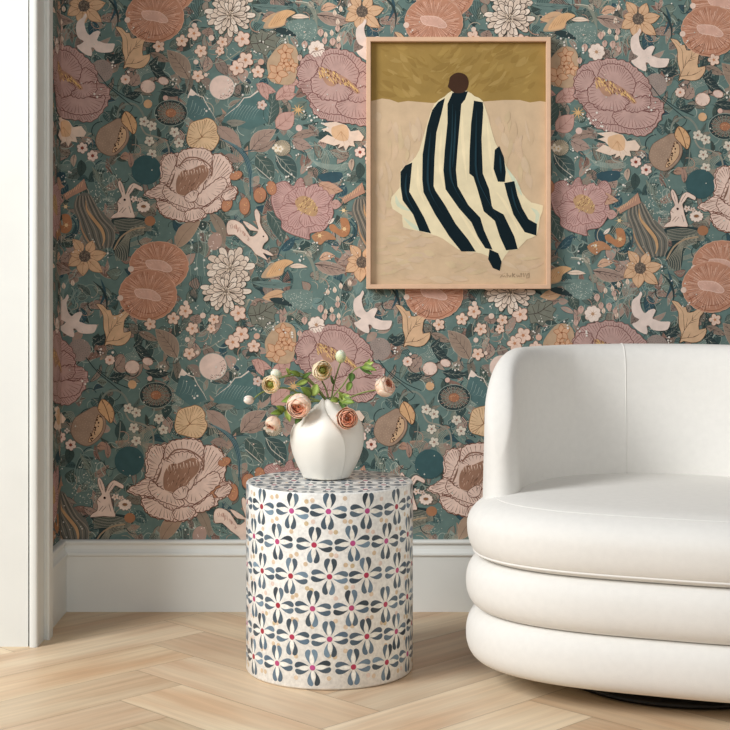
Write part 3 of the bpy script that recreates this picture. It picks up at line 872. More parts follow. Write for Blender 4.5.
# where each printed repeat lies on the wall: shift of a motif from the first repeat, by what stands where
CTRL = {
    (0, 0): [],
    (1, 0): [((67, 81), (277, 4)), ((84, 6), (278, 5.6)), ((94, 36), (279.5, 5.5)), ((305, 206), (277.5, -2)), ((281, 62), (280, 3))],
    (2, 0): [((94, 36), (554, 15)), ((84, 6), (554, 13)), ((134, 48), (555, 12)), ((112, 138), (553, 15)), ((126, 202), (552.5, 9)), ((155, 17), (555, 14)), ((62, 82), (553.5, 14)), ((64, 227), (553.5, 14)), ((64, 137), (553.5, 14)), ((146, 170), (554, 14)), ((95, 220), (553, 8))],
    (0, 1): [((84, 6), (1, 250)), ((94, 36), (-18, 281)), ((134, 48), (-19, 277)), ((62, 82), (-22, 283)), ((101, 71), (-22, 279)), ((112, 138), (-24, 289)), ((146, 170), (-17, 291)), ((126, 202), (-20, 298)), ((143, 206), (-18.6, 298)), ((203, 135), (-12, 287)), ((190, 184), (-11, 295)), ((222, 87), (-9, 279)), ((171, 112), (-15, 282)), ((230, 15), (-4, 276)), ((233, -11), (-3, 279)), ((155, 17), (-7, 278)), ((166, -11), (-7, 277)), ((95, 220), (-26, 298)), ((281, 19), (-2, 249)), ((333, 20), (-2, 249)), ((262, 42), (-2, 272)), ((281, 62), (-2, 279)), ((308, 30), (-4, 270)), ((316, 49), (0, 276)), ((225, 104), (-9, 280))],
    (1, 1): [((84, 6), (278, 256)), ((94, 36), (277, 277)), ((134, 48), (280, 278)), ((112, 138), (278, 290)), ((146, 170), (283, 294)), ((171, 112), (283, 284.5)), ((62, 82), (275, 280)), ((101, 71), (278, 278)), ((155, 17), (279, 277)), ((190, 184), (283, 295)), ((150, 84), (282, 282)), ((281, 62), (276, 280)), ((333, 20), (276, 256)), ((281, 19), (276, 256)), ((230, 15), (280, 277))],
    (2, 1): [((94, 36), (555, 278)), ((134, 48), (556, 274)), ((84, 6), (556, 262)), ((155, 17), (556, 270)), ((62, 82), (552, 276)), ((166, -11), (556, 276)), ((281, 62), (556, 280))],
}
SCALES = {('cream_peony', 0, 1): 1.12, ('moon', 0, 1): 1.1, ('pink_lotus', 1, 0): 0.95, ('sitting_rabbit', 0, 1): 1.05, ('pomegranate', 0, 1): 1.05}

def shift(c, r, uv):
    cc, rr = min(max(c, 0), 2), min(max(r, 0), 1)
    base = ((c - cc) * 277.0, (r - rr) * 277.0)
    pts = CTRL[(cc, rr)]
    if not pts:
        return base
    sw = sx = sy = 0.0
    for (u, v), (dx, dy) in pts:
        w = 1.0 / ((u - uv[0]) ** 2 + (v - uv[1]) ** 2 + 30.0) ** 1.5
        sw += w
        sx += w * dx
        sy += w * dy
    return base[0] + sx / sw, base[1] + sy / sw

STEP = 0.000025

def clip(poly, ax, lim, keep_above):
    out = []
    n = len(poly)
    for i in range(n):
        a, b = poly[i], poly[(i + 1) % n]
        ia = (a[ax] >= lim) == keep_above
        ib = (b[ax] >= lim) == keep_above
        if ia:
            out.append(a)
        if ia != ib:
            t = (lim - a[ax]) / (b[ax] - a[ax])
            q = [a[0] + (b[0] - a[0]) * t, a[1] + (b[1] - a[1]) * t]
            q[ax] = lim
            out.append(tuple(q))
    return out

def paper(name, u0, u1, v0, v1, place, cols_range, rows_range):
    """one wall with its printed pattern; u, v in print units, place(u, v, lift) -> point"""
    V = [place(u0, v0, 0), place(u1, v0, 0), place(u1, v1, 0), place(u0, v1, 0)]
    F = [(0, 1, 2, 3)]
    Cc = [rgb(mute(BG))]
    for c in cols_range:
        for r in rows_range:
            for m in MOTIFS:
                dx, dy = shift(c, r, m.anchor)
                s = SCALES.get((m.name, c, r), 1.0)
                jit = (sum(map(ord, m.name)) % 7) * 0.12
                ax, ay = m.anchor
                for vs, tr, col, z in m.items:
                    P = [(ax + (x - ax) * s + dx, ay + (y - ay) * s + dy) for x, y in vs]
                    xs = [p[0] for p in P]
                    ys = [p[1] for p in P]
                    if max(xs) <= u0 or min(xs) >= u1 or max(ys) <= v0 or min(ys) >= v1:
                        continue
                    lift = (z + 2 + jit) * STEP
                    k = rgb(mute(col))
                    if min(xs) >= u0 and max(xs) <= u1 and min(ys) >= v0 and max(ys) <= v1:
                        b = len(V)
                        V.extend(place(x, y, lift) for x, y in P)
                        for t in tr:
                            F.append((b + t[0], b + t[1], b + t[2]))
                            Cc.append(k)
                    else:
                        for t in tr:
                            q = [P[t[0]], P[t[1]], P[t[2]]]
                            for axs, lim, up in ((0, u0, True), (0, u1, False), (1, v0, True), (1, v1, False)):
                                q = clip(q, axs, lim, up)
                                if len(q) < 3:
                                    break
                            if len(q) >= 3:
                                b = len(V)
                                V.extend(place(x, y, lift) for x, y in q)
                                F.append(tuple(range(b, b + len(q))))
                                Cc.append(k)
    return mesh_obj(name, V, F, M_PAPER, smooth=False, cols=Cc)

KW = DW / FPX
U0 = 365 + XL / KW                             # where the print meets the left corner
V1 = HORIZON + (CAMH - 0.15) / KW
V0 = HORIZON - (2.6 - CAMH) / KW
U1 = 365 + 2.3 / KW
w = paper('wall_back', U0, U1, V0, V1, lambda u, v, l: ((u - 365) * KW, DW - l, CAMH - (v - HORIZON) * KW), range(-1, 4), range(-2, 2))
structure(w)
w = paper('wall_left', U0 - 0.36 / KW, U0, V0, V1, lambda u, v, l: (XL + l, DW + (u - U0) * KW, CAMH - (v - HORIZON) * KW), range(-1, 1), range(-2, 2))
structure(w)

# ------------------------------------------------------------ room woodwork
def extrude_profile(name, prof, p0, p1, out, mat, parent=None):
    """prof: (outward, height) points; swept from p0 to p1, out = outward direction"""
    o = Vector((out[0], out[1], 0))
    V, F = [], []
    for p in (p0, p1):
        for a, h in prof:
            V.append(Vector((p[0], p[1], 0)) + o * a + Vector((0, 0, h)))
    n = len(prof)
    for i in range(n):
        j = (i + 1) % n
        F.append((i, j, n + j, n + i))
    F += [tuple(range(n)), tuple(range(2 * n - 1, n - 1, -1))]
    ob = mesh_obj(name, V, F, mat, parent, smooth=False)
    return recalc(ob)

BASE = [(0, 0.204), (0.015, 0.204), (0.019, 0.2015), (0.020, 0.198), (0.019, 0.1945), (0.014, 0.192), (0.0135, 0.187), (0.0155, 0.179), (0.020, 0.172), (0.0245, 0.168), (0.0255, 0.164), (0.0245, 0.1605), (0.0205, 0.158), (0.0205, 0.004), (0.0205, 0), (0, 0)]
structure(extrude_profile('baseboard_back', BASE, (XL, DW), (2.3, DW), (0, -1), M_TRIM))
structure(extrude_profile('baseboard_left', BASE, (XL, DW - 0.0206), (XL, 3.985), (1, 0), M_TRIM))

def pillar(name, plan, z0, z1, mat):
    n = len(plan)
    V = [(x, y, z0) for x, y in plan] + [(x, y, z1) for x, y in plan]
    F = [(i, (i + 1) % n, n + (i + 1) % n, n + i) for i in range(n)] + [tuple(range(n)), tuple(range(2 * n - 1, n - 1, -1))]
    return recalc(mesh_obj(name, V, F, mat, smooth=False))

def X(px, d):
    return (px - 365) * d / FPX
bead = [(X(29.6, 3.90), 3.97), (X(29.6, 3.90), 3.902)]
x0, x1 = X(29.6, 3.90), X(38.2, 3.90)
for k in range(9):
    t = pi - pi * k / 8
    bead.append(((x0 + x1) / 2 + (x1 - x0) / 2 * cos(t), 3.900 - 0.009 * sin(t) ** 0.6 if 0 < k < 8 else 3.902))
bead.append((x1, 3.97))
ret = [(x1 - 0.012, 4.02), (x1 - 0.012, 3.962), (X(42.5, 3.962), 3.962), (X(42.5, 3.962), 3.972), (X(46.0, 3.972), 3.972), (X(46.6, 3.968), 3.968), (X(49.3, 3.968), 3.968), (X(50, 3.975), 3.975), (X(50, 3.975), 4.012), (XL, 4.012)]
structure(pillar('trim_1', bead, 0, 2.6, M_TRIM))
structure(pillar('trim_2', ret, 0, 2.6, M_TRIM))
xp = X(28.0, 3.9)
structure(pillar('wall_front', [(-2.2, 3.9), (xp, 3.9), (xp, 3.916), (xp + 0.006, 3.916), (xp + 0.006, 3.96), (-2.2, 3.96)], 0, 2.6, M_TRIM))

# ------------------------------------------------------------------- floor
def floor():
    R = random.Random(11)
    L, W, g = 0.66, 0.18, 0.0006
    ox, oy = -0.433 - L / sqrt(2), 3.5536 + 0.038
    V, F, Cc, U = [], [], [], []
    # the dark bed the planks lie on
    V += [(-3, 0.2, -0.003), (3, 0.2, -0.003), (3, 4.40, -0.003), (-3, 4.40, -0.003)]
    F.append((0, 1, 2, 3))
    Cc.append(rgb((134, 106, 80)))
    U.append([(0, 0)] * 4)
    tones = [(218, 196, 165), (212, 188, 155), (222, 201, 171), (207, 182, 151), (215, 191, 159), (220, 199, 168), (209, 185, 155), (224, 204, 175)]
    for i in range(-40, 40):
        for j in range(-8, 9):
            for kind in (0, 1):
                a0, b0 = i * W + j * L, i * W - j * L
                if kind == 0:
                    q = [(a0 + g, b0 + g), (a0 + L - g, b0 + g), (a0 + L - g, b0 + W - g), (a0 + g, b0 + W - g)]
                else:
                    q = [(a0 + L + g, b0 + W - L + g), (a0 + L + W - g, b0 + W - L + g), (a0 + L + W - g, b0 + W - g), (a0 + L + g, b0 + W - g)]
                P = [(ox + (a - b) / sqrt(2), oy + (a + b) / sqrt(2)) for a, b in q]
                cx, cy = sum(p[0] for p in P) / 4, sum(p[1] for p in P) / 4
                if not (-2.6 < cx < 2.6 and 0.6 < cy < 4.9):
                    continue
                for ax, lim, up in ((1, 4.40, False),):
                    P2 = clip(P, ax, lim, up)
                if len(P2) < 3:
                    continue
                b = len(V)
                V += [(x, y, 0.0) for x, y in P2]
                F.append(tuple(range(b, b + len(P2))))
                t = R.choice(tones)
                k = R.uniform(0.95, 1.05)
                Cc.append(rgb([c * k for c in t]))
                offu, offv = R.uniform(0, 50), R.uniform(0, 50)
                uv = []
                for x, y in P2:
                    aa = ((x - ox) + (y - oy)) / sqrt(2)
                    bb = ((y - oy) - (x - ox)) / sqrt(2)
                    uv.append((aa + offu, bb + offv) if kind == 0 else (bb + offu, aa + offv))
                U.append(uv)
    m, nt, bs, N, K = new_mat('oak_planks')
    bs.inputs['Roughness'].default_value = 0.42
    bs.inputs['Specular IOR Level'].default_value = 0.35
    at_ = N.new('ShaderNodeAttribute')
    at_.attribute_name = 'Col'
    uv = N.new('ShaderNodeUVMap')
    mp = N.new('ShaderNodeMapping')
    mp.inputs['Scale'].default_value = (2.2, 60, 1)
    K.new(uv.outputs['UV'], mp.inputs['Vector'])
    n1 = N.new('ShaderNodeTexNoise')
    n1.inputs['Scale'].default_value = 1.0
    n1.inputs['Detail'].default_value = 8
    n1.inputs['Distortion'].default_value = 0.6
    K.new(mp.outputs['Vector'], n1.inputs['Vector'])
    mp2 = N.new('ShaderNodeMapping')
    mp2.inputs['Scale'].default_value = (1.2, 6, 1)
    K.new(uv.outputs['UV'], mp2.inputs['Vector'])
    n2 = N.new('ShaderNodeTexNoise')
    n2.inputs['Scale'].default_value = 1.3
    n2.inputs['Detail'].default_value = 3
    K.new(mp2.outputs['Vector'], n2.inputs['Vector'])
    r1 = N.new('ShaderNodeMapRange')
    r1.inputs['From Min'].default_value, r1.inputs['From Max'].default_value = 0.3, 0.7
    r1.inputs['To Min'].default_value, r1.inputs['To Max'].default_value = 0.87, 1.06
    K.new(n1.outputs['Fac'], r1.inputs['Value'])
    v1 = N.new('ShaderNodeVectorMath')
    v1.operation = 'SCALE'
    K.new(at_.outputs['Color'], v1.inputs[0])
    K.new(r1.outputs['Result'], v1.inputs['Scale'])
    mx = N.new('ShaderNodeMix')
    mx.data_type = 'RGBA'
    mx.blend_type = 'MULTIPLY'
    K.new(v1.outputs['Vector'], mx.inputs['A'])
    mx.inputs['B'].default_value = rgb((228, 204, 188))
    r2 = N.new('ShaderNodeMapRange')
    r2.inputs['From Min'].default_value, r2.inputs['From Max'].default_value = 0.42, 0.68
    r2.inputs['To Min'].default_value, r2.inputs['To Max'].default_value = 0.0, 0.75
    K.new(n2.outputs['Fac'], r2.inputs['Value'])
    K.new(r2.outputs['Result'], mx.inputs['Factor'])
    K.new(mx.outputs['Result'], bs.inputs['Base Color'])
    bp = N.new('ShaderNodeBump')
    bp.inputs['Strength'].default_value = 0.08
    bp.inputs['Distance'].default_value = 0.001
    K.new(n1.outputs['Fac'], bp.inputs['Height'])
    K.new(bp.outputs['Normal'], bs.inputs['Normal'])
    return structure(mesh_obj('floor', V, F, m, smooth=False, cols=Cc, uvs=U))
floor()

# ---------------------------------------------------------------- painting
def painting():
    DF = DW - 0.034                                   # front of the frame
    K = DF / FPX
    px = lambda x: (x - 365) * K
    pz = lambda y: CAMH - (y - HORIZON) * K
    xl, xr, zt, zb = px(366.3), px(551.0), pz(36.8), pz(289.0)
    t = 4.6 * K
    cx = (xl + xr) / 2
    root = empty('framed_painting', (cx, DW - 0.002, zb))
    tag(root, 'framed painting of a figure in a black and cream striped blanket on the floral wall', 'painting')
    # frame: one mitred moulding with an inner lip
    V, F = [], []
    prof = [(0, 0), (0, -0.031), (0.0015, -0.0325), (t - 0.0015, -0.0325), (t, -0.031), (t, -0.008)]
    for (sx, sz) in ((0, 0), (1, 0), (1, 1), (0, 1)):
        for (ins, y) in prof:
            x = (xl + ins) if sx == 0 else (xr - ins)
            z = (zb + ins) if sz == 0 else (zt - ins)
            V.append((x - cx, y, z - zb))
    n = len(prof)
    for c in range(4):
        d = (c + 1) % 4
        for i in range(n - 1):
            F.append((c * n + i, d * n + i, d * n + i + 1, c * n + i + 1))
    fr = mesh_obj('frame', V, F, M_OAK_FRAME, root, smooth=False)
    fr['label'] = 'pale wooden frame'
    recalc(fr)
    # canvas
    A = Art('canvas', z=0)
    KC = (DW - 0.016) / FPX                           # the picture lies deeper than the frame's front
    x0p, x1p, y0p, y1p = 371.0, 546.6, 41.2, 284.6
    A.poly([(x0p, y0p), (x1p, y0p), (x1p, y1p), (x0p, y1p)], (206, 180, 148))
    A.up()
    A.poly([(x0p, y0p), (x1p, y0p), (x1p, 102), (540, 101), (530, 102.5), (520, 100), (505, 100), (490, 101), (470, 102.5), (450, 101), (432, 103), (420, 102), (408, 101), (398, 102.5), (390, 99.5), (382, 98.5), (376, 100), (x0p, 101)], (156, 128, 72))
    A.up()
    R = random.Random(3)
    for k in range(150):                               # brush strokes in the ochre sky
        x, y = R.uniform(374, 530), R.uniform(44, 94)
        q = R.uniform(-0.9, -0.3) if x > 430 else R.uniform(0.2, 1.0)
        l = R.uniform(7, 20)
        c = R.choice(((164, 136, 78), (150, 122, 66), (168, 140, 84), (148, 120, 66), (158, 130, 74)))
        x2, y2 = min(max(x + l * cos(q), 372.5), 545), min(max(y + l * sin(q), 43), 98)
        A.line([(x, y), ((x + x2) / 2 + R.uniform(-1, 1), (y + y2) / 2 + 1), (x2, y2)], R.uniform(2, 6.5), c, taper=2)
        if k % 8 == 0:
            A.up()
    A.up()
    for k in range(260):                              # and in the sand
        x, y = R.uniform(374, 530), R.uniform(108, 280)
        q = R.uniform(1.2, 1.9) if y < 200 else R.uniform(-0.5, 0.6)
        l = R.uniform(8, 26)
        c = R.choice(((209, 184, 155), (204, 178, 146), (208, 181, 151), (203, 180, 146), (210, 186, 156), (205, 180, 152), (207, 184, 149)))
        x2, y2 = min(max(x + l * cos(q), 373), 544), min(max(y + l * sin(q), 107), 282)
        A.line([(x, y), ((x + x2) / 2 + R.uniform(-1.5, 1.5), (y + y2) / 2), (x2, y2)], R.uniform(2.5, 8), c, taper=2)
        if k % 8 == 0:
            A.up()
    A.up()
    f = cr(380, 60, 3.172)
    A.poly(spl(f([(205, 116), (228, 98), (275, 98), (300, 115), (326, 130), (345, 190), (365, 260), (385, 300), (405, 345), (432, 378), (450, 420), (480, 452), (517, 462), (508, 500), (497, 555), (465, 570), (435, 602), (410, 604), (386, 640), (380, 668), (355, 650), (342, 622), (300, 610), (250, 602), (200, 567), (160, 552), (120, 542), (74, 530), (70, 492), (40, 472), (36, 435), (62, 405), (65, 350), (100, 322), (125, 285), (150, 200), (172, 140)]), True, 2), (228, 214, 178))
    A.up()
    for p in ([(50, 430), (60, 460), (100, 480)], [(75, 500), (110, 530), (150, 545)], [(480, 470), (500, 490), (490, 530)], [(400, 340), (430, 390), (450, 430)]):
        A.line(f(p), 4, (206, 212, 186), taper=2)
    for p in ([(260, 150), (262, 260), (275, 380)], [(340, 200), (350, 300), (362, 380)], [(195, 220), (190, 330), (205, 410)], [(120, 330), (122, 400), (140, 450)], [(250, 480), (290, 540), (320, 590)], [(370, 420), (400, 460), (440, 540)]):
        A.line(f(p), 3.2, (238, 222, 184), taper=2)
    A.up()
    NV = (14, 30, 36)
    S = [[(80, 335), (102, 325), (98, 370), (93, 418), (115, 455), (140, 500), (162, 550), (125, 542), (105, 490), (72, 445), (65, 400), (65, 355)],
         [(185, 133), (206, 121), (195, 170), (179, 230), (173, 310), (170, 400), (176, 415), (206, 460), (240, 520), (280, 570), (304, 608), (258, 607), (220, 560), (175, 490), (138, 420), (134, 380), (135, 300), (150, 210), (165, 160)],
         [(230, 104), (279, 99), (270, 125), (258, 140), (246, 280), (241, 350), (246, 400), (280, 460), (318, 500), (330, 540), (350, 585), (357, 602), (334, 597), (310, 560), (290, 515), (250, 470), (208, 410), (201, 350), (205, 290), (214, 200), (214, 140)],
         [(347, 600), (375, 613), (386, 640), (380, 669), (358, 660), (343, 632)],
         [(298, 129), (326, 134), (328, 150), (322, 250), (326, 360), (346, 410), (356, 470), (392, 490), (426, 560), (437, 600), (400, 604), (380, 560), (364, 510), (329, 480), (309, 410), (296, 370), (283, 360), (284, 290), (289, 200)],
         [(364, 285), (378, 273), (393, 310), (399, 355), (396, 387), (374, 386), (360, 345)],
         [(394, 390), (426, 384), (436, 430), (451, 470), (471, 505), (498, 520), (496, 557), (459, 546), (423, 490), (404, 430)]]
    for s in S:
        A.poly(f(s), NV)
    A.up()
    for p in ([(230, 140), (228, 250), (222, 350), (240, 410), (290, 490)], [(160, 230), (152, 330), (156, 410), (200, 490)], [(306, 160), (304, 270), (306, 360), (335, 430), (385, 520)], [(84, 360), (82, 420), (110, 480)], [(380, 300), (384, 360)], [(415, 400), (430, 460), (465, 520)], [(240, 160), (236, 260), (230, 340)]):
        A.line(f(p), 2.0, (30, 56, 66), taper=2)
        A.line([(x + 2, y + 3) for x, y in f(p)], 1.0, (10, 20, 26), taper=2)
    A.poly(spl(f([(247, 40), (272, 48), (281, 70), (276, 92), (262, 104), (236, 104), (222, 92), (215, 84), (218, 74), (224, 52)])), (68, 46, 34))
    A.up()
    sg = (150, 128, 104)
    for p in ([(500, 277.5), (502, 275), (503, 277), (504.5, 275.5), (505.5, 277.2)], [(507, 273), (507, 277.2)], [(508.5, 275), (509.5, 277.2), (511, 275)], [(512.5, 272.8), (512.5, 277.2)], [(512.5, 275.5), (515, 273.8)], [(513, 275.5), (515, 277.2)], [(516.5, 275), (517.5, 277), (519, 275), (519.5, 277)], [(521, 273), (521, 277)], [(520, 274), (522.5, 274)], [(523.5, 273), (524, 277)], [(525.5, 273.2), (526.5, 277), (528, 273.2)], [(529, 272.6), (529, 277.4)], [(526, 278), (529, 277.6)]):
        A.line(p, 0.55, sg, False)
    V, F, Cc = [], [], []
    for vs, tr, col, z in A.items:
        b = len(V)
        for x, y in vs:
            V.append(((x - 365) * KC - cx, -0.014 - z * 0.000016, CAMH - (y - HORIZON) * KC - zb))
        for q in tr:
            F.append(tuple(b + i for i in q))
            Cc.append(rgb(col))
    cv = mesh_obj('canvas', V, F, M_CANVAS, root, smooth=False, cols=Cc)
    cv['label'] = 'canvas with a dark head and striped blanket under an ochre sky'
painting()

# -------------------------------------------------------------- side table
TD = 3.70
TX = (329.6 - 365) * TD / FPX
TR, TH = 83.2 * TD / FPX, 0.4605

def flower_shapes(R):
    """petal lobes of one inlay flower around (0,0), unit radius: strips of (left, right) points"""
    tab = [(0.20, 0.095, 0.10), (0.32, 0.13, 0.19), (0.45, 0.145, 0.27), (0.58, 0.125, 0.325), (0.70, 0.085, 0.35), (0.80, 0.05, 0.345), (0.88, 0.032, 0.32), (0.94, 0.04, 0.275), (0.98, 0.075, 0.225), (1.0, 0.14, 0.16)]
    def lobe(y):
        for (a, b, c), (d, e, f) in zip(tab, tab[1:]):
            if y <= d + 1e-9:
                q = (y - a) / (d - a)
                return b + (e - b) * q, c + (f - c) * q
        return tab[-1][1:]
    out = []
    for k in range(4):
        t = pi / 2 * k
        for s in (1, -1):
            L, Rr = [], []
            N = 12
            for i in range(N + 1):
                u = i / N
                y = 0.20 + 0.80 * (1 - (1 - u) ** 1.35)
                xi, xo = lobe(y)
                pa, pb = (xi * s, y), (xo * s, y)
                L.append((pa[0] * cos(t) - y * sin(t), pa[0] * sin(t) + y * cos(t)))
                Rr.append((pb[0] * cos(t) - y * sin(t), pb[0] * sin(t) + y * cos(t)))
            out.append((L, Rr))
    return out

def side_table():
    R = random.Random(8)
    root = empty('drum_side_table', (TX, TD, 0))
    tag(root, 'round drum side table with blue flower inlay holding the white vase', 'side table')
    N = 160
    rim = 0.004
    BONE = (236, 234, 228)
    # body
    V, F, Cc = [], [], []
    prof = [(TR - 0.006, 0.0), (TR - 0.002, 0.003), (TR, 0.006), (TR, TH - rim), (TR - 0.0012, TH - 0.0012), (TR - rim, TH)]
    for r, z in prof:
        for k in range(N):
            V.append((r * cos(2 * pi * k / N), r * sin(2 * pi * k / N), z))
    for i in range(len(prof) - 1):
        for k in range(N):
            F.append((i * N + k, i * N + (k + 1) % N, (i + 1) * N + (k + 1) % N, (i + 1) * N + k))
            Cc.append(rgb(BONE))
    F.append(tuple(range(N - 1, -1, -1)))
    Cc.append(rgb(BONE))
    fs = flower_shapes(R)
    side = lambda a, z, l: ((TR + l) * sin(a), -(TR + l) * cos(a), z)
    def strip(Ls, Rs, put, col):
        b = len(V)
        for p, q in zip(Ls, Rs):
            V.append(put(*p))
            V.append(put(*q))
        for i in range(len(Ls) - 1):
            F.append((b + 2 * i, b + 2 * i + 1, b + 2 * i + 3, b + 2 * i + 2))
            Cc.append(col)
    def disc(cx, cy, r, put, col, n=10):
        b = len(V)
        V.append(put(cx, cy))
        for k in range(n):
            V.append(put(cx + r * cos(2 * pi * k / n), cy + r * sin(2 * pi * k / n)))
        for k in range(n):
            F.append((b, b + 1 + k, b + 1 + (k + 1) % n))
            Cc.append(col)
    fr = 0.0435
    nfl = 14
    for row in range(6):
        z = 0.4195 - 0.0727 * row - (0.0024, 0.0056, 0.0090, 0.0100, 0.0078, 0.0024)[row]
        for c in range(nfl):
            a0 = radians(1.0) + 2 * pi * (c + (0.6 if row % 2 else 0)) / nfl + radians(R.uniform(-0.8, 0.8))
            zz = z + R.uniform(-0.0015, 0.0015)
            rot = R.uniform(-0.1, 0.1)
            put = lambda l: (lambda x, y: side(a0 + (x * cos(rot) - y * sin(rot)) * fr / TR, zz + (x * sin(rot) + y * cos(rot)) * fr * 0.98, l))
            warm = R.uniform(0, 1)
            for L, Rr in fs:
                k = R.uniform(0.8, 1.25)
                col = rgb([min(255, v * k) for v in R.choice(((88, 106, 120), (74, 92, 106), (100, 120, 134), (64, 78, 88)))])
                strip(L, Rr, put(0.00030), col)
            for q in range(4):                      # pale inner petals
                t = pi / 2 * q
                Ls, Rs = [], []
                for i in range(7):
                    u = i / 6
                    ww = 0.115 * sin(pi * u) ** 0.8
                    y = 0.12 + 0.66 * u
                    Ls.append((-ww * cos(t) - y * sin(t), -ww * sin(t) + y * cos(t)))
                    Rs.append((ww * cos(t) - y * sin(t), ww * sin(t) + y * cos(t)))
                strip(Ls, Rs, put(0.00022), rgb((243, 240, 230)))
            disc(0, 0, 0.155, put(0.00040), rgb(R.choice(((178, 52, 84), (170, 44, 70), (186, 74, 120), (164, 40, 60), (190, 80, 140)))))
            for sg in (1, -1):
                for sd in (-0.033, 0.033):
                    aa = a0 + pi / nfl + sd + R.uniform(-0.012, 0.012)
                    za = zz + sg * 0.0265 + R.uniform(-0.004, 0.004)
                    if 0.012 < za < TH - 0.012 and R.random() < 0.8:
                        disc(0, 0, 0.0056, lambda x, y: side(aa + x / TR, za + y, 0.00012), rgb(R.choice(((220, 198, 172), (212, 188, 158), (226, 204, 190), (206, 184, 148)))))
    body = mesh_obj('body', V, F, M_INLAY, root, smooth=True, cols=Cc)
    # top
    V, F, Cc = [], [], []
    rt = TR - rim - 0.0002
    for k in range(N):
        V.append((rt * cos(2 * pi * k / N), rt * sin(2 * pi * k / N), TH + 0.0002))
    F.append(tuple(range(N)))
    Cc.append(rgb(BONE))
    sp = 0.0885
    for i in range(-4, 5):
        for j in range(-4, 5):
            cx, cy = sp * (i + 0.5 * (j % 2)), sp * 0.82 * j
            if hypot(cx, cy) > TR + 0.03:
                continue
            rot = R.uniform(-0.1, 0.1)
            def top(l):
                def g(x, y):
                    X_, Y_ = cx + (x * cos(rot) - y * sin(rot)) * fr, cy + (x * sin(rot) + y * cos(rot)) * fr
                    d = hypot(X_, Y_)
                    if d > rt - 0.002:
                        X_, Y_ = X_ * (rt - 0.002) / d, Y_ * (rt - 0.002) / d
                    return (X_, Y_, TH + l)
                return g
            for L, Rr in fs:
                k = R.uniform(0.85, 1.3)
                strip(L, Rr, top(0.0005), rgb([min(255, v * k) for v in R.choice(((74, 90, 104), (66, 82, 98), (84, 98, 112)))]))
            disc(0, 0, 0.15, top(0.0006), rgb((180, 70, 104)))
            for q in range(3):
                disc(0, 0, 0.0058, lambda x, y: (lambda X_, Y_: (X_, Y_, TH + 0.0004))(*[v if hypot(cx + 0.03, cy + 0.03) < rt - 0.03 else 0.0 for v in (cx + 0.012 * (2 * q - 2) + 0.03 + x, cy + 0.036 + y)]), rgb((206, 180, 150)))
    top_o = mesh_obj('tabletop', V, F, M_INLAY, root, smooth=False, cols=Cc)
side_table()

# -------------------------------------------------------------------- vase
VD = 3.742
VX = (326.5 - 365) * VD / FPX
VZ = TH + 0.0008
def interp(tab, t):
    """smooth curve through a table of (t, value)"""
    n = len(tab)
    for i in range(n - 1):
        if t <= tab[i + 1][0] or i == n - 2:
            (t0, p0), (t1, p1) = tab[i], tab[i + 1]
            u = min(max((t - t0) / (t1 - t0), 0), 1)
            m0 = (p1 - tab[i - 1][1]) / (t1 - tab[i - 1][0]) if i > 0 else (p1 - p0) / (t1 - t0)
            m1 = (tab[i + 2][1] - p0) / (tab[i + 2][0] - t0) if i < n - 2 else (p1 - p0) / (t1 - t0)
            h = t1 - t0
            return (2 * u ** 3 - 3 * u * u + 1) * p0 + (u ** 3 - 2 * u * u + u) * h * m0 + (-2 * u ** 3 + 3 * u * u) * p1 + (u ** 3 - u * u) * h * m1

def vase():
    K = VD / FPX
    Hh = 80 * K
    prof = [(0, 22.5), (0.06, 24.5), (0.2, 29.8), (0.35, 34.0), (0.48, 36.0), (0.58, 36.2), (0.68, 34.2), (0.78, 29.4), (0.86, 22.5), (0.92, 15.5), (1.0, 10.0)]
    th_e = [(0, 40), (0.3, 35), (0.5, 31), (0.65, 24), (0.78, 14), (0.9, 2), (1.0, -6)]
    NS, NT = 110, 44
    V, F = [], []
    for i in range(NT + 1):
        t = i / NT
        for k in range(NS + 1):
            s = k / NS
            te = interp(th_e, t)
            ang = te - s * 384.0
            a = radians(ang)
            # height of the lip around the sheet: a peak at each end of the wrap
            ht = 0.93 + 0.07 * math.exp(-((s - 0.035) / 0.045) ** 2) + 0.06 * math.exp(-((s - 0.905) / 0.06) ** 2) - 0.05 * math.exp(-((s - 0.45) / 0.22) ** 2) - 0.045 * math.exp(-((s - 0.0) / 0.012) ** 2)
            wrap = sin(pi * min(t * 1.15, 1.0)) ** 0.6
            m = 1.0 + wrap * (0.05 * math.exp(-s / 0.06) + 0.0) - min(1.0, 4 * t) * 0.15 * max(0, (s - 0.80) / 0.20)
            fac = 1 + 0.026 * cos(radians(3 * ang + 40)) * wrap + 0.026 * math.exp(-((ang + 4) / 10) ** 2) * wrap
            # the far lobe keeps a fuller shoulder
            full = 1 + 0.32 * math.exp(-((s - 0.80) / 0.14) ** 2) * max(0, (t - 0.62) / 0.38) ** 1.2
            r = interp(prof, t) * K * m * fac * full
            V.append((r * sin(a), -r * cos(a) * 0.96, t * Hh * ht))
    W = NS + 1
    for i in range(NT):
        for k in range(NS):
            F.append((i * W + k, i * W + k + 1, (i + 1) * W + k + 1, (i + 1) * W + k))
    # closed foot
    b = len(V)
    V.append((0, 0, 0.0))
    for k in range(NS):
        F.append((k + 1, k, b))
    o = mesh_obj('vase', V, F, M_VASE)
    o.location = (VX, VD, VZ + 0.0016)
    md = o.modifiers.new('thick', 'SOLIDIFY')
    md.thickness = 0.0034
    md.offset = 0
    sb = o.modifiers.new('smooth', 'SUBSURF')
    sb.levels = sb.render_levels = 1
    tag(o, 'white ceramic vase shaped like a folded petal on the inlaid drum table', 'vase')
vase()

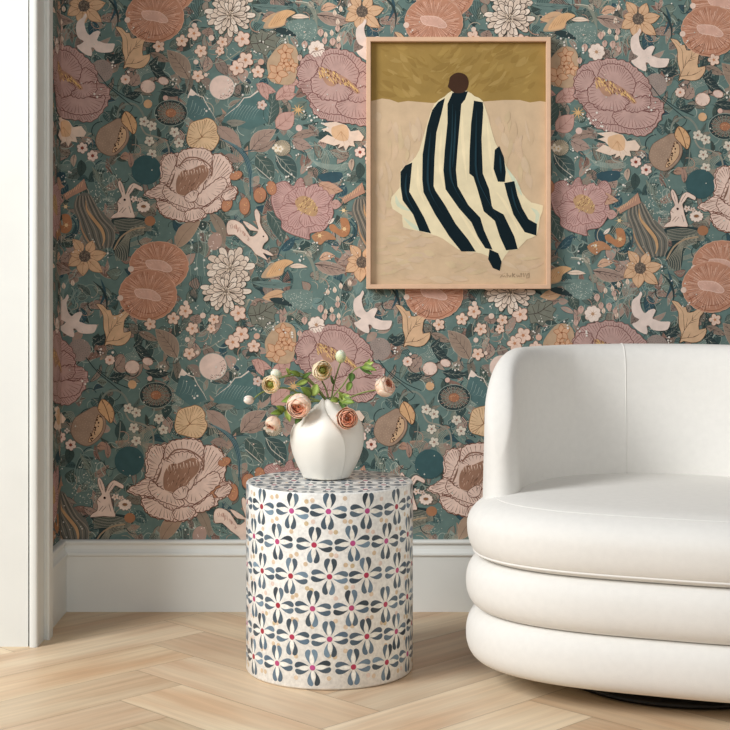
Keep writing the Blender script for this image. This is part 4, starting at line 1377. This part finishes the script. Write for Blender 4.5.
# ----------------------------------------------------------------- flowers
def bez(pts, n=8):
    P = [Vector(p) for p in pts]
    out = []
    for i in range(len(P) - 1):
        a, b, c, d = P[max(i - 1, 0)], P[i], P[i + 1], P[min(i + 2, len(P) - 1)]
        for k in range(n):
            t = k / n
            out.append(0.5 * ((2 * b) + (c - a) * t + (2 * a - 5 * b + 4 * c - d) * t * t + (3 * b - a - 3 * c + d) * t ** 3))
    out.append(P[-1])
    return out

def tube_data(path, r0, r1, seg=8):
    V, F = [], []
    n = len(path)
    ref = Vector((0.3, 0.2, 0.93))
    for i, p in enumerate(path):
        d = (path[min(i + 1, n - 1)] - path[max(i - 1, 0)]).normalized()
        u = d.cross(ref)
        if u.length < 1e-3:
            u = d.cross(Vector((1, 0, 0)))
        u.normalize()
        v = d.cross(u)
        r = r0 + (r1 - r0) * i / (n - 1)
        for k in range(seg):
            t = 2 * pi * k / seg
            V.append(p + u * (r * cos(t)) + v * (r * sin(t)))
    for i in range(n - 1):
        for k in range(seg):
            F.append((i * seg + k, i * seg + (k + 1) % seg, (i + 1) * seg + (k + 1) % seg, (i + 1) * seg + k))
    F.append(tuple(range(seg - 1, -1, -1)))
    F.append(tuple(range((n - 1) * seg, n * seg)))
    return V, F

def frame_of(d):
    d = Vector(d).normalized()
    u = d.cross(Vector((0, 0, 1)))
    if u.length < 1e-3:
        u = Vector((1, 0, 0))
    u.normalize()
    return Matrix((u, d.cross(u), d)).transposed()

def shell_petals(layers, R, rng):
    """cupped petals: layers of (count, radius, max polar angle deg, width, colour in, colour out, curl, squash)"""
    V, F, C = [], [], []
    NU, NV = 8, 9
    for li, (n, r, tm, wd, c0, c1, curl) in enumerate(layers):
        for k in range(n):
            ph0 = 2 * pi * (k + 0.37 * li) / n + rng.uniform(-0.12, 0.12)
            rr = r * rng.uniform(0.97, 1.03) * (1 + 0.035 * (k % 2))
            tmax = radians(tm + rng.uniform(-7, 7))
            tilt = rng.uniform(-0.05, 0.05)
            b = len(V)
            for j in range(NV + 1):
                v = j / NV
                th = 0.12 + (tmax - 0.12) * v
                half = wd * (0.35 + 0.65 * sin(pi * min(0.5, v * 0.62 + 0.05)))
                for i in range(NU + 1):
                    u = -1 + 2 * i / NU
                    edge = (1 - 0.16 * u * u * v)
                    t2 = 0.12 + (th - 0.12) * edge
                    ph = ph0 + u * half
                    q = rr * (1 + curl * v ** 4 + 0.02 * sin(3 * u + k) * v) + tilt * R * 0.2 * u
                    V.append(Vector((q * sin(t2) * cos(ph), q * sin(t2) * sin(ph), -q * cos(t2))))
            for j in range(NV):
                m = (j / NV) ** 1.4
                col = [c0[x] * (1 - m) + c1[x] * m for x in range(3)]
                for i in range(NU):
                    a = b + j * (NU + 1) + i
                    F.append((a, a + 1, a + NU + 2, a + NU + 1))
                    C.append(rgb(col))
    return V, F, C

def place(V, M, p):
    return [M @ v + p for v in V]

GREEN = (112, 134, 56)
GREENL = (150, 168, 84)
GREEND = (74, 100, 44)

def leaf_mesh(p0, p1, w, curl, side, c=GREEN, lobes=0):
    """a leaf or sepal from p0 to p1, cupped and bent"""
    p0, p1 = Vector(p0), Vector(p1)
    d = p1 - p0
    L = d.length
    s = d.cross(Vector(side)).normalized()
    nrm = s.cross(d).normalized()
    V, F, C = [], [], []
    N, Mw = 9, 4
    for i in range(N + 1):
        t = i / N
        ww = w * sin(pi * (0.06 + 0.94 * t ** 0.9)) ** 0.8 if i < N else 0.0003
        if lobes:
            ww *= 0.72 + 0.42 * abs(sin(pi * lobes * t))
        for k in range(Mw + 1):
            u = -1 + 2 * k / Mw
            V.append(p0 + d * t + s * (ww * u) + nrm * (curl * L * sin(pi * t * 0.9) - abs(u) ** 2 * ww * -0.45))
    for i in range(N):
        for k in range(Mw):
            a = i * (Mw + 1) + k
            F.append((a, a + 1, a + Mw + 2, a + Mw + 1))
            C.append(rgb([x * (0.88 + 0.22 * (k in (1, 2)) + 0.1 * i / N) for x in c]))
    return V, F, C

def join(parts):
    V, F, C = [], [], []
    for v, f, c in parts:
        b = len(V)
        V += v
        F += [tuple(b + i for i in q) for q in f]
        C += c
    return V, F, C

MOUTH = at(328.5, 404, VD)

def flower(name, label, head, axis, R, kind, stem, leaves=(), seed=1, extra=None, cat='flower'):
    """head: centre; axis: the way the bloom faces; stem: points from the vase's mouth up to the head"""
    rng = random.Random(seed)
    head = Vector(head)
    M = frame_of(axis)
    ax = Vector(axis).normalized()
    base = empty(name, MOUTH)
    tag(base, label, cat, 'cut flowers in the white vase')
    o = lambda V: [Vector(v) - MOUTH for v in V]
    # stem starts well inside the vase
    root = [Vector((VX + rng.uniform(-0.006, 0.006), VD + rng.uniform(-0.004, 0.004), VZ + 0.05)), Vector((MOUTH.x + rng.uniform(-0.004, 0.006), VD + rng.uniform(-0.004, 0.004), MOUTH.z - 0.012))]
    tail = head - ax * R * 0.85
    path = bez(root + [Vector(s) for s in stem] + [tail], 7)
    V, F = tube_data(path, 0.0024, 0.0018)
    mesh_obj('stem', o(V), F, M_GREEN, base, cols=[rgb([c * (0.85 + 0.3 * (i % 8 > 4)) for c in (126, 138, 74)]) for i in range(len(F))])
    if kind == 'bud':
        pal = extra or ((226, 224, 190), (244, 238, 222))
        lay = [(4, R, 172, 1.05, pal[0], pal[1], 0.0), (4, R * 0.9, 176, 1.0, pal[0], pal[1], 0.0), (3, R * 0.8, 178, 1.2, pal[0], pal[1], 0)]
    elif kind == 'cream':
        c0, c1 = (228, 190, 150), (248, 226, 194)
        lay = [(5, R, 112, 0.85, c0, c1, 0.05), (6, R * 0.93, 122, 0.8, c0, c1, 0.02), (6, R * 0.84, 128, 0.75, c0, (244, 220, 180), 0.0), (6, R * 0.72, 130, 0.75, (214, 176, 120), (236, 208, 156), 0.0), (6, R * 0.58, 128, 0.8, (190, 160, 90), (214, 190, 120), 0), (6, R * 0.46, 124, 0.8, (140, 130, 60), (180, 166, 92), 0)]
    elif kind == 'peach':
        c0, c1 = (240, 186, 158), (250, 222, 200)
        lay = [(5, R, 118, 0.95, c0, c1, 0.03), (5, R * 0.95, 132, 0.9, (242, 190, 164), (250, 216, 194), 0.0), (5, R * 0.87, 142, 0.85, (240, 176, 150), (248, 206, 182), 0), (5, R * 0.76, 146, 0.8, (240, 176, 150), (249, 208, 186), 0), (4, R * 0.62, 148, 0.9, (236, 156, 124), (246, 190, 162), 0), (4, R * 0.46, 150, 0.9, (230, 140, 108), (242, 172, 140), 0), (4, R * 0.36, 172, 1.0, (232, 142, 108), (240, 164, 130), 0)]
    else:  # coral: opened flat
        c0, c1 = (240, 178, 150), (249, 212, 188)
        lay = [(6, R, 100, 0.75, c0, c1, 0.10), (6, R * 0.9, 112, 0.75, (238, 172, 144), (248, 206, 180), 0.06), (6, R * 0.78, 122, 0.75, (226, 142, 112), (240, 178, 148), 0.03), (5, R * 0.64, 128, 0.8, (224, 140, 112), (242, 184, 154), 0), (5, R * 0.5, 132, 0.85, (206, 116, 86), (236, 164, 132), 0), (4, R * 0.36, 136, 0.9, (170, 92, 62), (216, 136, 102), 0)]
    V, F, C = shell_petals(lay, R, rng)
    if kind == 'bud':
        V = [Vector((v.x * 0.86, v.y * 0.86, v.z * 1.05)) for v in V]
    p = mesh_obj('petals', o(place(V, M, head)), F, M_PETAL, base, cols=C)
    md = p.modifiers.new('thick', 'SOLIDIFY')
    md.thickness = 0.0006
    if kind in ('cream', 'coral'):
        # button of young petals and stamens in the middle
        V, F, C = [], [], []
        cc = (118, 122, 50) if kind == 'cream' else (96, 54, 36)
        rb = R * (0.36 if kind == 'cream' else 0.26)
        for j in range(7):
            for i in range(14):
                th, ph = pi * j / 6, 2 * pi * i / 14
                q = rb * (1 + 0.12 * cos(5 * ph + j))
                V.append(Vector((q * sin(th) * cos(ph), q * sin(th) * sin(ph), R * 0.12 + q * 0.8 * -cos(th))))
        for j in range(6):
            for i in range(14):
                F.append((j * 14 + i, j * 14 + (i + 1) % 14, (j + 1) * 14 + (i + 1) % 14, (j + 1) * 14 + i))
                C.append(rgb([c * (0.8 + 0.5 * ((i + j) % 2)) for c in cc]))
        c = mesh_obj('flower_centre', o(place(V, M, head)), F, M_GREEN, base, cols=C)
        c['label'] = 'green flower centre' if kind == 'cream' else 'dark flower centre'
    # sepals cup the back of the head
    ps = []
    for k in range(5):
        t = 2 * pi * k / 5 + seed
        q = Vector((cos(t), sin(t), 0))
        a = M @ (Vector((0, 0, -R * 1.02)) + q * R * 0.08) + head
        e = M @ (Vector((0, 0, -R * (0.30 if kind != 'bud' else 0.0))) + q * R * (1.10 if kind != 'bud' else 0.98)) + head
        ps.append(leaf_mesh(a, e, R * 0.30, 0.16, M @ -q, GREENL if k % 2 else GREEN))
    V, F, C = join(ps)
    mesh_obj('sepals', o(V), F, M_GREEN, base, cols=C)
    for lf in leaves:
        V, F, C = leaf_mesh(*lf)
        l_ = mesh_obj('leaf', o(V), F, M_GREEN, base, cols=C)
        m2 = l_.modifiers.new('thick', 'SOLIDIFY')
        m2.thickness = 0.0006
    return base

PX = VD / FPX
A_ = at
CAMSIDE = (0.15, -1, 0.3)
flower('cream_ranunculus', 'small cream ranunculus with green centre, at the far left end of the arching stem', A_(271.2, 384, 3.70), (-0.35, -0.95, -0.12), 8.8 * PX, 'cream',
       [A_(324, 399, 3.735), A_(313, 385, 3.725), A_(300, 376, 3.72), A_(286, 376.5, 3.715), A_(278, 379, 3.715)],
       [(A_(300, 376, 3.718), A_(289, 371, 3.70), 2.6 * PX, 0.15, CAMSIDE, GREEN), (A_(303, 378, 3.718), A_(312, 372, 3.70), 2.2 * PX, 0.1, CAMSIDE, GREEND), (A_(308, 380, 3.718), A_(296, 385, 3.70), 2.6 * PX, -0.1, CAMSIDE, GREENL)], 2)
flower('ranunculus_bud', 'white bud behind the small cream ranunculus on the left', A_(276.2, 374.5, 3.735), (-0.75, -0.2, 0.62), 5.6 * PX, 'bud',
       [A_(325, 398, 3.745), A_(312, 382, 3.75), A_(298, 372.5, 3.75), A_(285, 376, 3.742)],
       [(A_(290, 374, 3.74), A_(286, 368, 3.73), 2.2 * PX, 0.1, CAMSIDE, GREENL)], 3)
flower('ranunculus_bud', 'tiny pinkish white bud, farthest left and apart from the other flowers', A_(248.8, 400, 3.72), (-0.8, -0.25, 0.2), 5.0 * PX, 'bud',
       [A_(322, 402, 3.74), A_(304, 396, 3.755), A_(285, 388, 3.75), A_(266, 391, 3.735), A_(257, 396, 3.725)], [], 4, ((232, 206, 190), (244, 232, 222)))
flower('peach_ranunculus', 'large round peach ranunculus leaning over the left shoulder of the vase', A_(298.8, 405.5, 3.665), (-0.10, -0.93, -0.34), 11.8 * PX, 'peach',
       [A_(325, 400, 3.735), A_(318, 392, 3.72), A_(309, 394, 3.70)],
       [(A_(311, 396, 3.70), A_(300, 387, 3.68), 4.6 * PX, 0.15, CAMSIDE, GREEN), (A_(313, 396, 3.70), A_(317, 384, 3.71), 4.4 * PX, 0.1, CAMSIDE, GREENL), (A_(306, 396, 3.705), A_(281, 402, 3.69), 4.8 * PX, 0.12, CAMSIDE, GREEN, 2), (A_(302, 414, 3.69), A_(295, 424, 3.68), 3.2 * PX, 0.1, CAMSIDE, GREEND)], 5)
flower('peach_ranunculus_bud', 'drooping peach bud at the lower left, below the big peach bloom', A_(272.8, 423.5, 3.69), (-0.45, -0.55, -0.70), 7.4 * PX, 'peach',
       [A_(322, 402, 3.73), A_(308, 402, 3.72), A_(292, 407, 3.71), A_(281, 413, 3.70)],
       [(A_(285, 411, 3.705), A_(276, 406, 3.69), 3.0 * PX, 0.1, CAMSIDE, GREEN), (A_(286, 410, 3.705), A_(290, 422, 3.70), 3.2 * PX, 0.1, CAMSIDE, GREENL), (A_(283, 412, 3.705), A_(270, 414, 3.685), 3.0 * PX, 0.15, CAMSIDE, GREEN)], 6)
flower('cream_ranunculus', 'cream ranunculus standing upright in the middle, green centre turned to the right', A_(321.5, 370.5, 3.73), (0.42, -0.88, 0.16), 9.6 * PX, 'cream',
       [A_(328, 397, 3.745), A_(325.5, 388, 3.745), A_(322, 381, 3.745)], [], 7)
flower('ranunculus_bud', 'greenish white bud at the very top of the bouquet', A_(340.6, 356.5, 3.745), (-0.05, -0.25, 0.95), 6.2 * PX, 'bud',
       [A_(331.5, 397, 3.745), A_(334, 384, 3.745), A_(338, 370, 3.745)],
       [(A_(333.2, 384, 3.744), A_(330.5, 375, 3.735), 1.4 * PX, 0.05, CAMSIDE, GREEND)], 8, ((206, 210, 150), (244, 242, 226)))
flower('blush_ranunculus', 'pink and cream ranunculus seen from the side, farthest right', A_(385.0, 386.5, 3.72), (0.52, -0.45, 0.42), 10.0 * PX, 'peach',
       [A_(332, 402, 3.735), A_(345, 399, 3.72), A_(362, 393, 3.715), A_(374, 390.5, 3.715)],
       [(A_(344, 399, 3.718), A_(338, 392, 3.70), 3.2 * PX, 0.1, CAMSIDE, GREENL)], 9)
flower('coral_ranunculus', 'open coral ranunculus with dark centre resting on the right shoulder of the vase', A_(347.2, 418.5, 3.655), (0.12, -0.96, 0.08), 9.6 * PX, 'coral',
       [A_(332, 402, 3.73), A_(339, 399, 3.715), A_(346, 405, 3.695)],
       [(A_(340, 401, 3.715), A_(355, 403, 3.69), 4.6 * PX, 0.15, CAMSIDE, GREEN, 2), (A_(339, 400, 3.715), A_(350, 395, 3.70), 4.0 * PX, 0.1, CAMSIDE, GREENL, 2), (A_(341, 402, 3.715), A_(344, 411, 3.68), 3.6 * PX, 0.15, CAMSIDE, GREEND), (A_(338, 400, 3.715), A_(330, 401, 3.70), 3 * PX, 0.15, CAMSIDE, GREENL)], 10)

def leafy_sprig():
    base = empty('leafy_sprig', MOUTH)
    tag(base, 'curling green leafy sprig without a bloom, right of the topmost bud', 'foliage', 'cut flowers in the white vase')
    o = lambda V: [Vector(v) - MOUTH for v in V]
    path = bez([Vector((VX, VD, VZ + 0.05)), Vector((MOUTH.x + 0.004, VD, MOUTH.z - 0.012)), A_(333, 397, 3.74), A_(343, 385, 3.735), A_(352, 372, 3.73), A_(360, 367, 3.725), A_(369, 367.5, 3.72)], 7)
    V, F = tube_data(path, 0.0022, 0.0014)
    mesh_obj('stem', o(V), F, M_GREEN, base, cols=[rgb((130, 142, 78))] * len(F))
    for lf in ((A_(362, 367, 3.72), A_(377, 371, 3.70), 3.0 * PX, 0.18, CAMSIDE, GREEN), (A_(364, 367, 3.72), A_(374, 362, 3.705), 2.8 * PX, 0.15, CAMSIDE, GREENL), (A_(366, 367.5, 3.72), A_(370, 358.5, 3.71), 2.0 * PX, 0.1, CAMSIDE, GREEN),
               (A_(352, 373, 3.725), A_(350.5, 383, 3.71), 3.4 * PX, 0.12, CAMSIDE, GREEND), (A_(351, 382, 3.712), A_(347, 391, 3.70), 3.2 * PX, -0.1, CAMSIDE, GREEN), (A_(360, 367, 3.72), A_(372, 374, 3.70), 2.2 * PX, -0.1, CAMSIDE, GREEND)):
        V, F, C = leaf_mesh(*lf)
        l_ = mesh_obj('leaf', o(V), F, M_GREEN, base, cols=C)
        m2 = l_.modifiers.new('thick', 'SOLIDIFY')
        m2.thickness = 0.0006
leafy_sprig()

# ---------------------------------------------------------------- armchair
def armchair():
    cx, cy, a, b, n, ph = 0.769, 3.638, 0.503, 0.431, 3.05, radians(20)
    root = empty('swivel_armchair', (cx, cy, 0), -ph)
    tag(root, 'ivory upholstered barrel armchair with stacked rounded tiers, right of the inlaid drum table', 'armchair')
    NT = 144
    def se(t, s=1.0, aa=a, bb=b, nn=n):
        c, d = cos(t), sin(t)
        return (aa * s * math.copysign(abs(c) ** (2 / nn), c), bb * s * math.copysign(abs(d) ** (2 / nn), d))
    # even spacing by angle keeps the corners smooth
    def ring(inset, z, aa=a, bb=b, nn=n):
        out = []
        for k in range(NT):
            t = 2 * pi * k / NT
            f = (abs(cos(t) / (aa - inset)) ** nn + abs(sin(t) / (bb - inset)) ** nn) ** (-1 / nn)
            out.append(Vector((f * cos(t), f * sin(t), z)))
        return out
    def pad(name, z0, z1, rb, rt, aa, bb, nn, crown=0.0, bulge=0.0, label=None, warp=None):
        """a cushion: rounded below by rb and above by rt"""
        V, F = [], []
        rows = [(min(aa, bb) * 0.55, z0), (rb * 1.6, z0)]
        NQ = 34
        zc, hh = (z0 + z1) / 2, (z1 - z0) / 2
        for k in range(NQ + 1):                         # one full, softly squared bulge
            t = -pi / 2 + pi * k / NQ
            d, e = cos(t), sin(t)
            w_ = rb if e < 0 else rt
            rows.append((w_ * (1 - max(d, 0.0) ** 0.80), zc + hh * math.copysign(abs(e) ** 0.92, e)))
        for q in (0.1, 0.25, 0.45, 0.65, 0.82, 0.93):
            rows.append((rt + (min(aa, bb) - rt) * q, z1 + crown * (1 - (1 - q) ** 2)))
        for ins, z in rows:
            V += ring(ins, z, aa, bb, nn)
        for i in range(len(rows) - 1):
            for k in range(NT):
                F.append((i * NT + k, i * NT + (k + 1) % NT, (i + 1) * NT + (k + 1) % NT, (i + 1) * NT + k))
        F.append(tuple(range(NT - 1, -1, -1)))
        F.append(tuple(range((len(rows) - 1) * NT, len(rows) * NT)))
        if warp:
            V = [warp(v) for v in V]
        o = mesh_obj(name, V, F, M_FABRIC, root)
        if label:
            o['label'] = label
        return o
    pad('lower_tier', 0.052, 0.178, 0.050, 0.050, a, b, n)
    pad('upper_tier', 0.176, 0.300, 0.050, 0.050, a, b, n)
    seat = pad('seat_cushion', 0.299, 0.446, 0.046, 0.150, a * 0.995, b * 0.995, n, crown=0.004, warp=lambda v: Vector((v.x, v.y * (0.93 if v.y > 0 else 1.0), v.z)))
    # welt seams of the seat cushion
    def welt(name, inset, z, parent, r=0.0016, aa=a, bb=b, t0=190, t1=350, mat=M_FABRIC):
        R0 = ring(inset, z, aa, bb, n)
        i0, i1 = int(NT * t0 / 360), int(NT * t1 / 360)
        V, F = tube_data([R0[k % NT] for k in range(i0, i1 + 1)], r, r, 6)
        return mesh_obj(name, V, F, mat, parent)
    welt('piping', 0.018, 0.3120, seat, 0.0032)
    welt('seam', 0.066, 0.4368, seat, 0.0010)
    # barrel back: a U-shaped wall with rounded top and rounded front ends
    H0, H1 = 0.30, 0.783
    aw, bw, nw = a - 0.028, b - 0.012, 2.7
    CY = -0.16                                              # centre of the round seat well
    t_start, t_end = radians(-6), radians(186)
    def outer(t):
        q = max(0.0, min(1.0, (t - t_start) / (t_end - t_start)))
        return 0.452 + 0.118 * sin(pi * q) ** 1.25
    def inner(t):
        e = min(t - t_start, t_end - t) * 0.45
        return min(0.437 + 0.012 * max(0, sin(t)) ** 2, outer(t) - 0.095)
    NP, NC = 150, 40
    RT = 0.095
    def section(t, e, v):
        ro, ri = outer(t), inner(t)
        mid, hw = (ro + ri) / 2, (ro - ri) / 2
        er = 0.078
        if e < er:
            hw *= max(0.004, sqrt(max(0.0, 1 - (1 - e / er) ** 2)))
        rr = 0.26
        top = H1 if e > rr else H1 - rr + sqrt(max(0.0, rr * rr - (rr - e) ** 2))
        cap = min(RT, hw * 1.25)
        if v < 0.3:
            s_, z = 1.0, H0 + (top - cap - H0) * (v / 0.3)
        elif v > 0.7:
            s_, z = -1.0, H0 + (top - cap - H0) * ((1 - v) / 0.3)
        else:
            q = pi * (v - 0.3) / 0.4
            s_ = math.copysign(abs(cos(q)) ** 0.8, cos(q))
            z = top - cap + cap * max(0.0, sin(q)) ** 0.8
        up = max(0.0, (z - 0.44) / 0.34) * min(1.0, hw / 0.055)
        r = mid + s_ * hw + up * (-0.010 * (1 + s_) / 2 + 0.018 * (1 - s_) / 2)
        return Vector((r * cos(t), CY + r * sin(t), z))
    V, F = [], []
    for i in range(NP + 1):
        span = (t_end - t_start) * 0.45
        K_ = 34                                               # rings crowd into the two rounded ends
        m_ = min(i, NP - i)
        if m_ <= K_:
            e = 0.27 * (1 - cos(pi / 2 * m_ / K_)) ** 1.0
        else:
            e = 0.27 + (span / 2 - 0.27) * (m_ - K_) / (NP / 2 - K_)
        t = t_start + e / 0.45 if i <= NP / 2 else t_end - e / 0.45
        for c in range(NC + 1):
            V.append(section(t, e, c / NC))
    W = NC + 1
    for i in range(NP):
        for c in range(NC):
            F.append((i * W + c, i * W + c + 1, (i + 1) * W + c + 1, (i + 1) * W + c))
    F.append(tuple(range(NC, -1, -1)))
    F.append(tuple(range(NP * W, NP * W + W)))
    back = mesh_obj('backrest', V, F, M_FABRIC, root)
    recalc(back)
    # two upright seams inside the barrel, where the arms meet the back
    for t in (radians(113.5), radians(66.5)):
        pts = [section(t, 0.5, v) for v in [0.42 + 0.58 * k / 40 for k in range(41)]]
        pts = [p for p in pts if p.z > 0.43]
        V, F = tube_data(pts, 0.0016, 0.0016, 6)
        mesh_obj('seam', V, F, M_FABRIC, back)
    # swivel base
    V, F = [], []
    prof = [(0.0, 0.0), (0.285, 0.0), (0.30, 0.004), (0.303, 0.010), (0.296, 0.016), (0.20, 0.022), (0.16, 0.03), (0.15, 0.063), (0.0, 0.063)]
    N2 = 72
    for r, z in prof:
        for k in range(N2):
            V.append((max(r, 0.001) * cos(2 * pi * k / N2), max(r, 0.001) * sin(2 * pi * k / N2), z))
    for i in range(len(prof) - 1):
        for k in range(N2):
            F.append((i * N2 + k, i * N2 + (k + 1) % N2, (i + 1) * N2 + (k + 1) % N2, (i + 1) * N2 + k))
    sb = mesh_obj('swivel_base', V, F, M_BLACK, root)
    sb['label'] = 'low black swivel base'
armchair()

# ---------------------------------------------------------------- daylight
def area(name, loc, target, sx, sy, power, col):
    l = bpy.data.lights.new(name, 'AREA')
    l.shape = 'RECTANGLE'
    l.size, l.size_y = sx, sy
    l.energy = power
    l.color = col
    o = bpy.data.objects.new(name, l)
    o.location = loc
    o.rotation_euler = (Vector(target) - Vector(loc)).to_track_quat('-Z', 'Y').to_euler()
    return link(o)
area('window_daylight', (-3.4, 1.5, 3.1), (0.3, 3.9, 0.6), 1.7, 2.2, 240, (0.975, 0.99, 1.0))
area('room_daylight', (0.4, -1.0, 2.9), (0.4, 3.9, 0.6), 3.0, 1.6, 54, (0.985, 0.995, 1.0))
w = bpy.data.worlds.new('World')
bpy.context.scene.world = w
w.use_nodes = True
w.node_tree.nodes['Background'].inputs['Color'].default_value = (0.99, 0.995, 1.0, 1)
w.node_tree.nodes['Background'].inputs['Strength'].default_value = 0.25

# ------------------------------------------------------------------ camera
cd = bpy.data.cameras.new('Camera')
cd.sensor_width = 36.0
cd.lens = 36.0 * FPX / 730.0
cd.shift_y = -(365.0 - HORIZON) / 730.0
cd.clip_start = 0.05
cam = bpy.data.objects.new('Camera', cd)
cam.location = (0, 0, CAMH)
cam.rotation_euler = (pi / 2, 0, 0)
link(cam)
sc = bpy.context.scene
sc.camera = cam
sc.view_settings.view_transform = 'Standard'
sc.view_settings.look = 'None'
sc.view_settings.exposure = -0.07
sc.view_settings.gamma = 1.0
sc.view_settings.use_curve_mapping = False
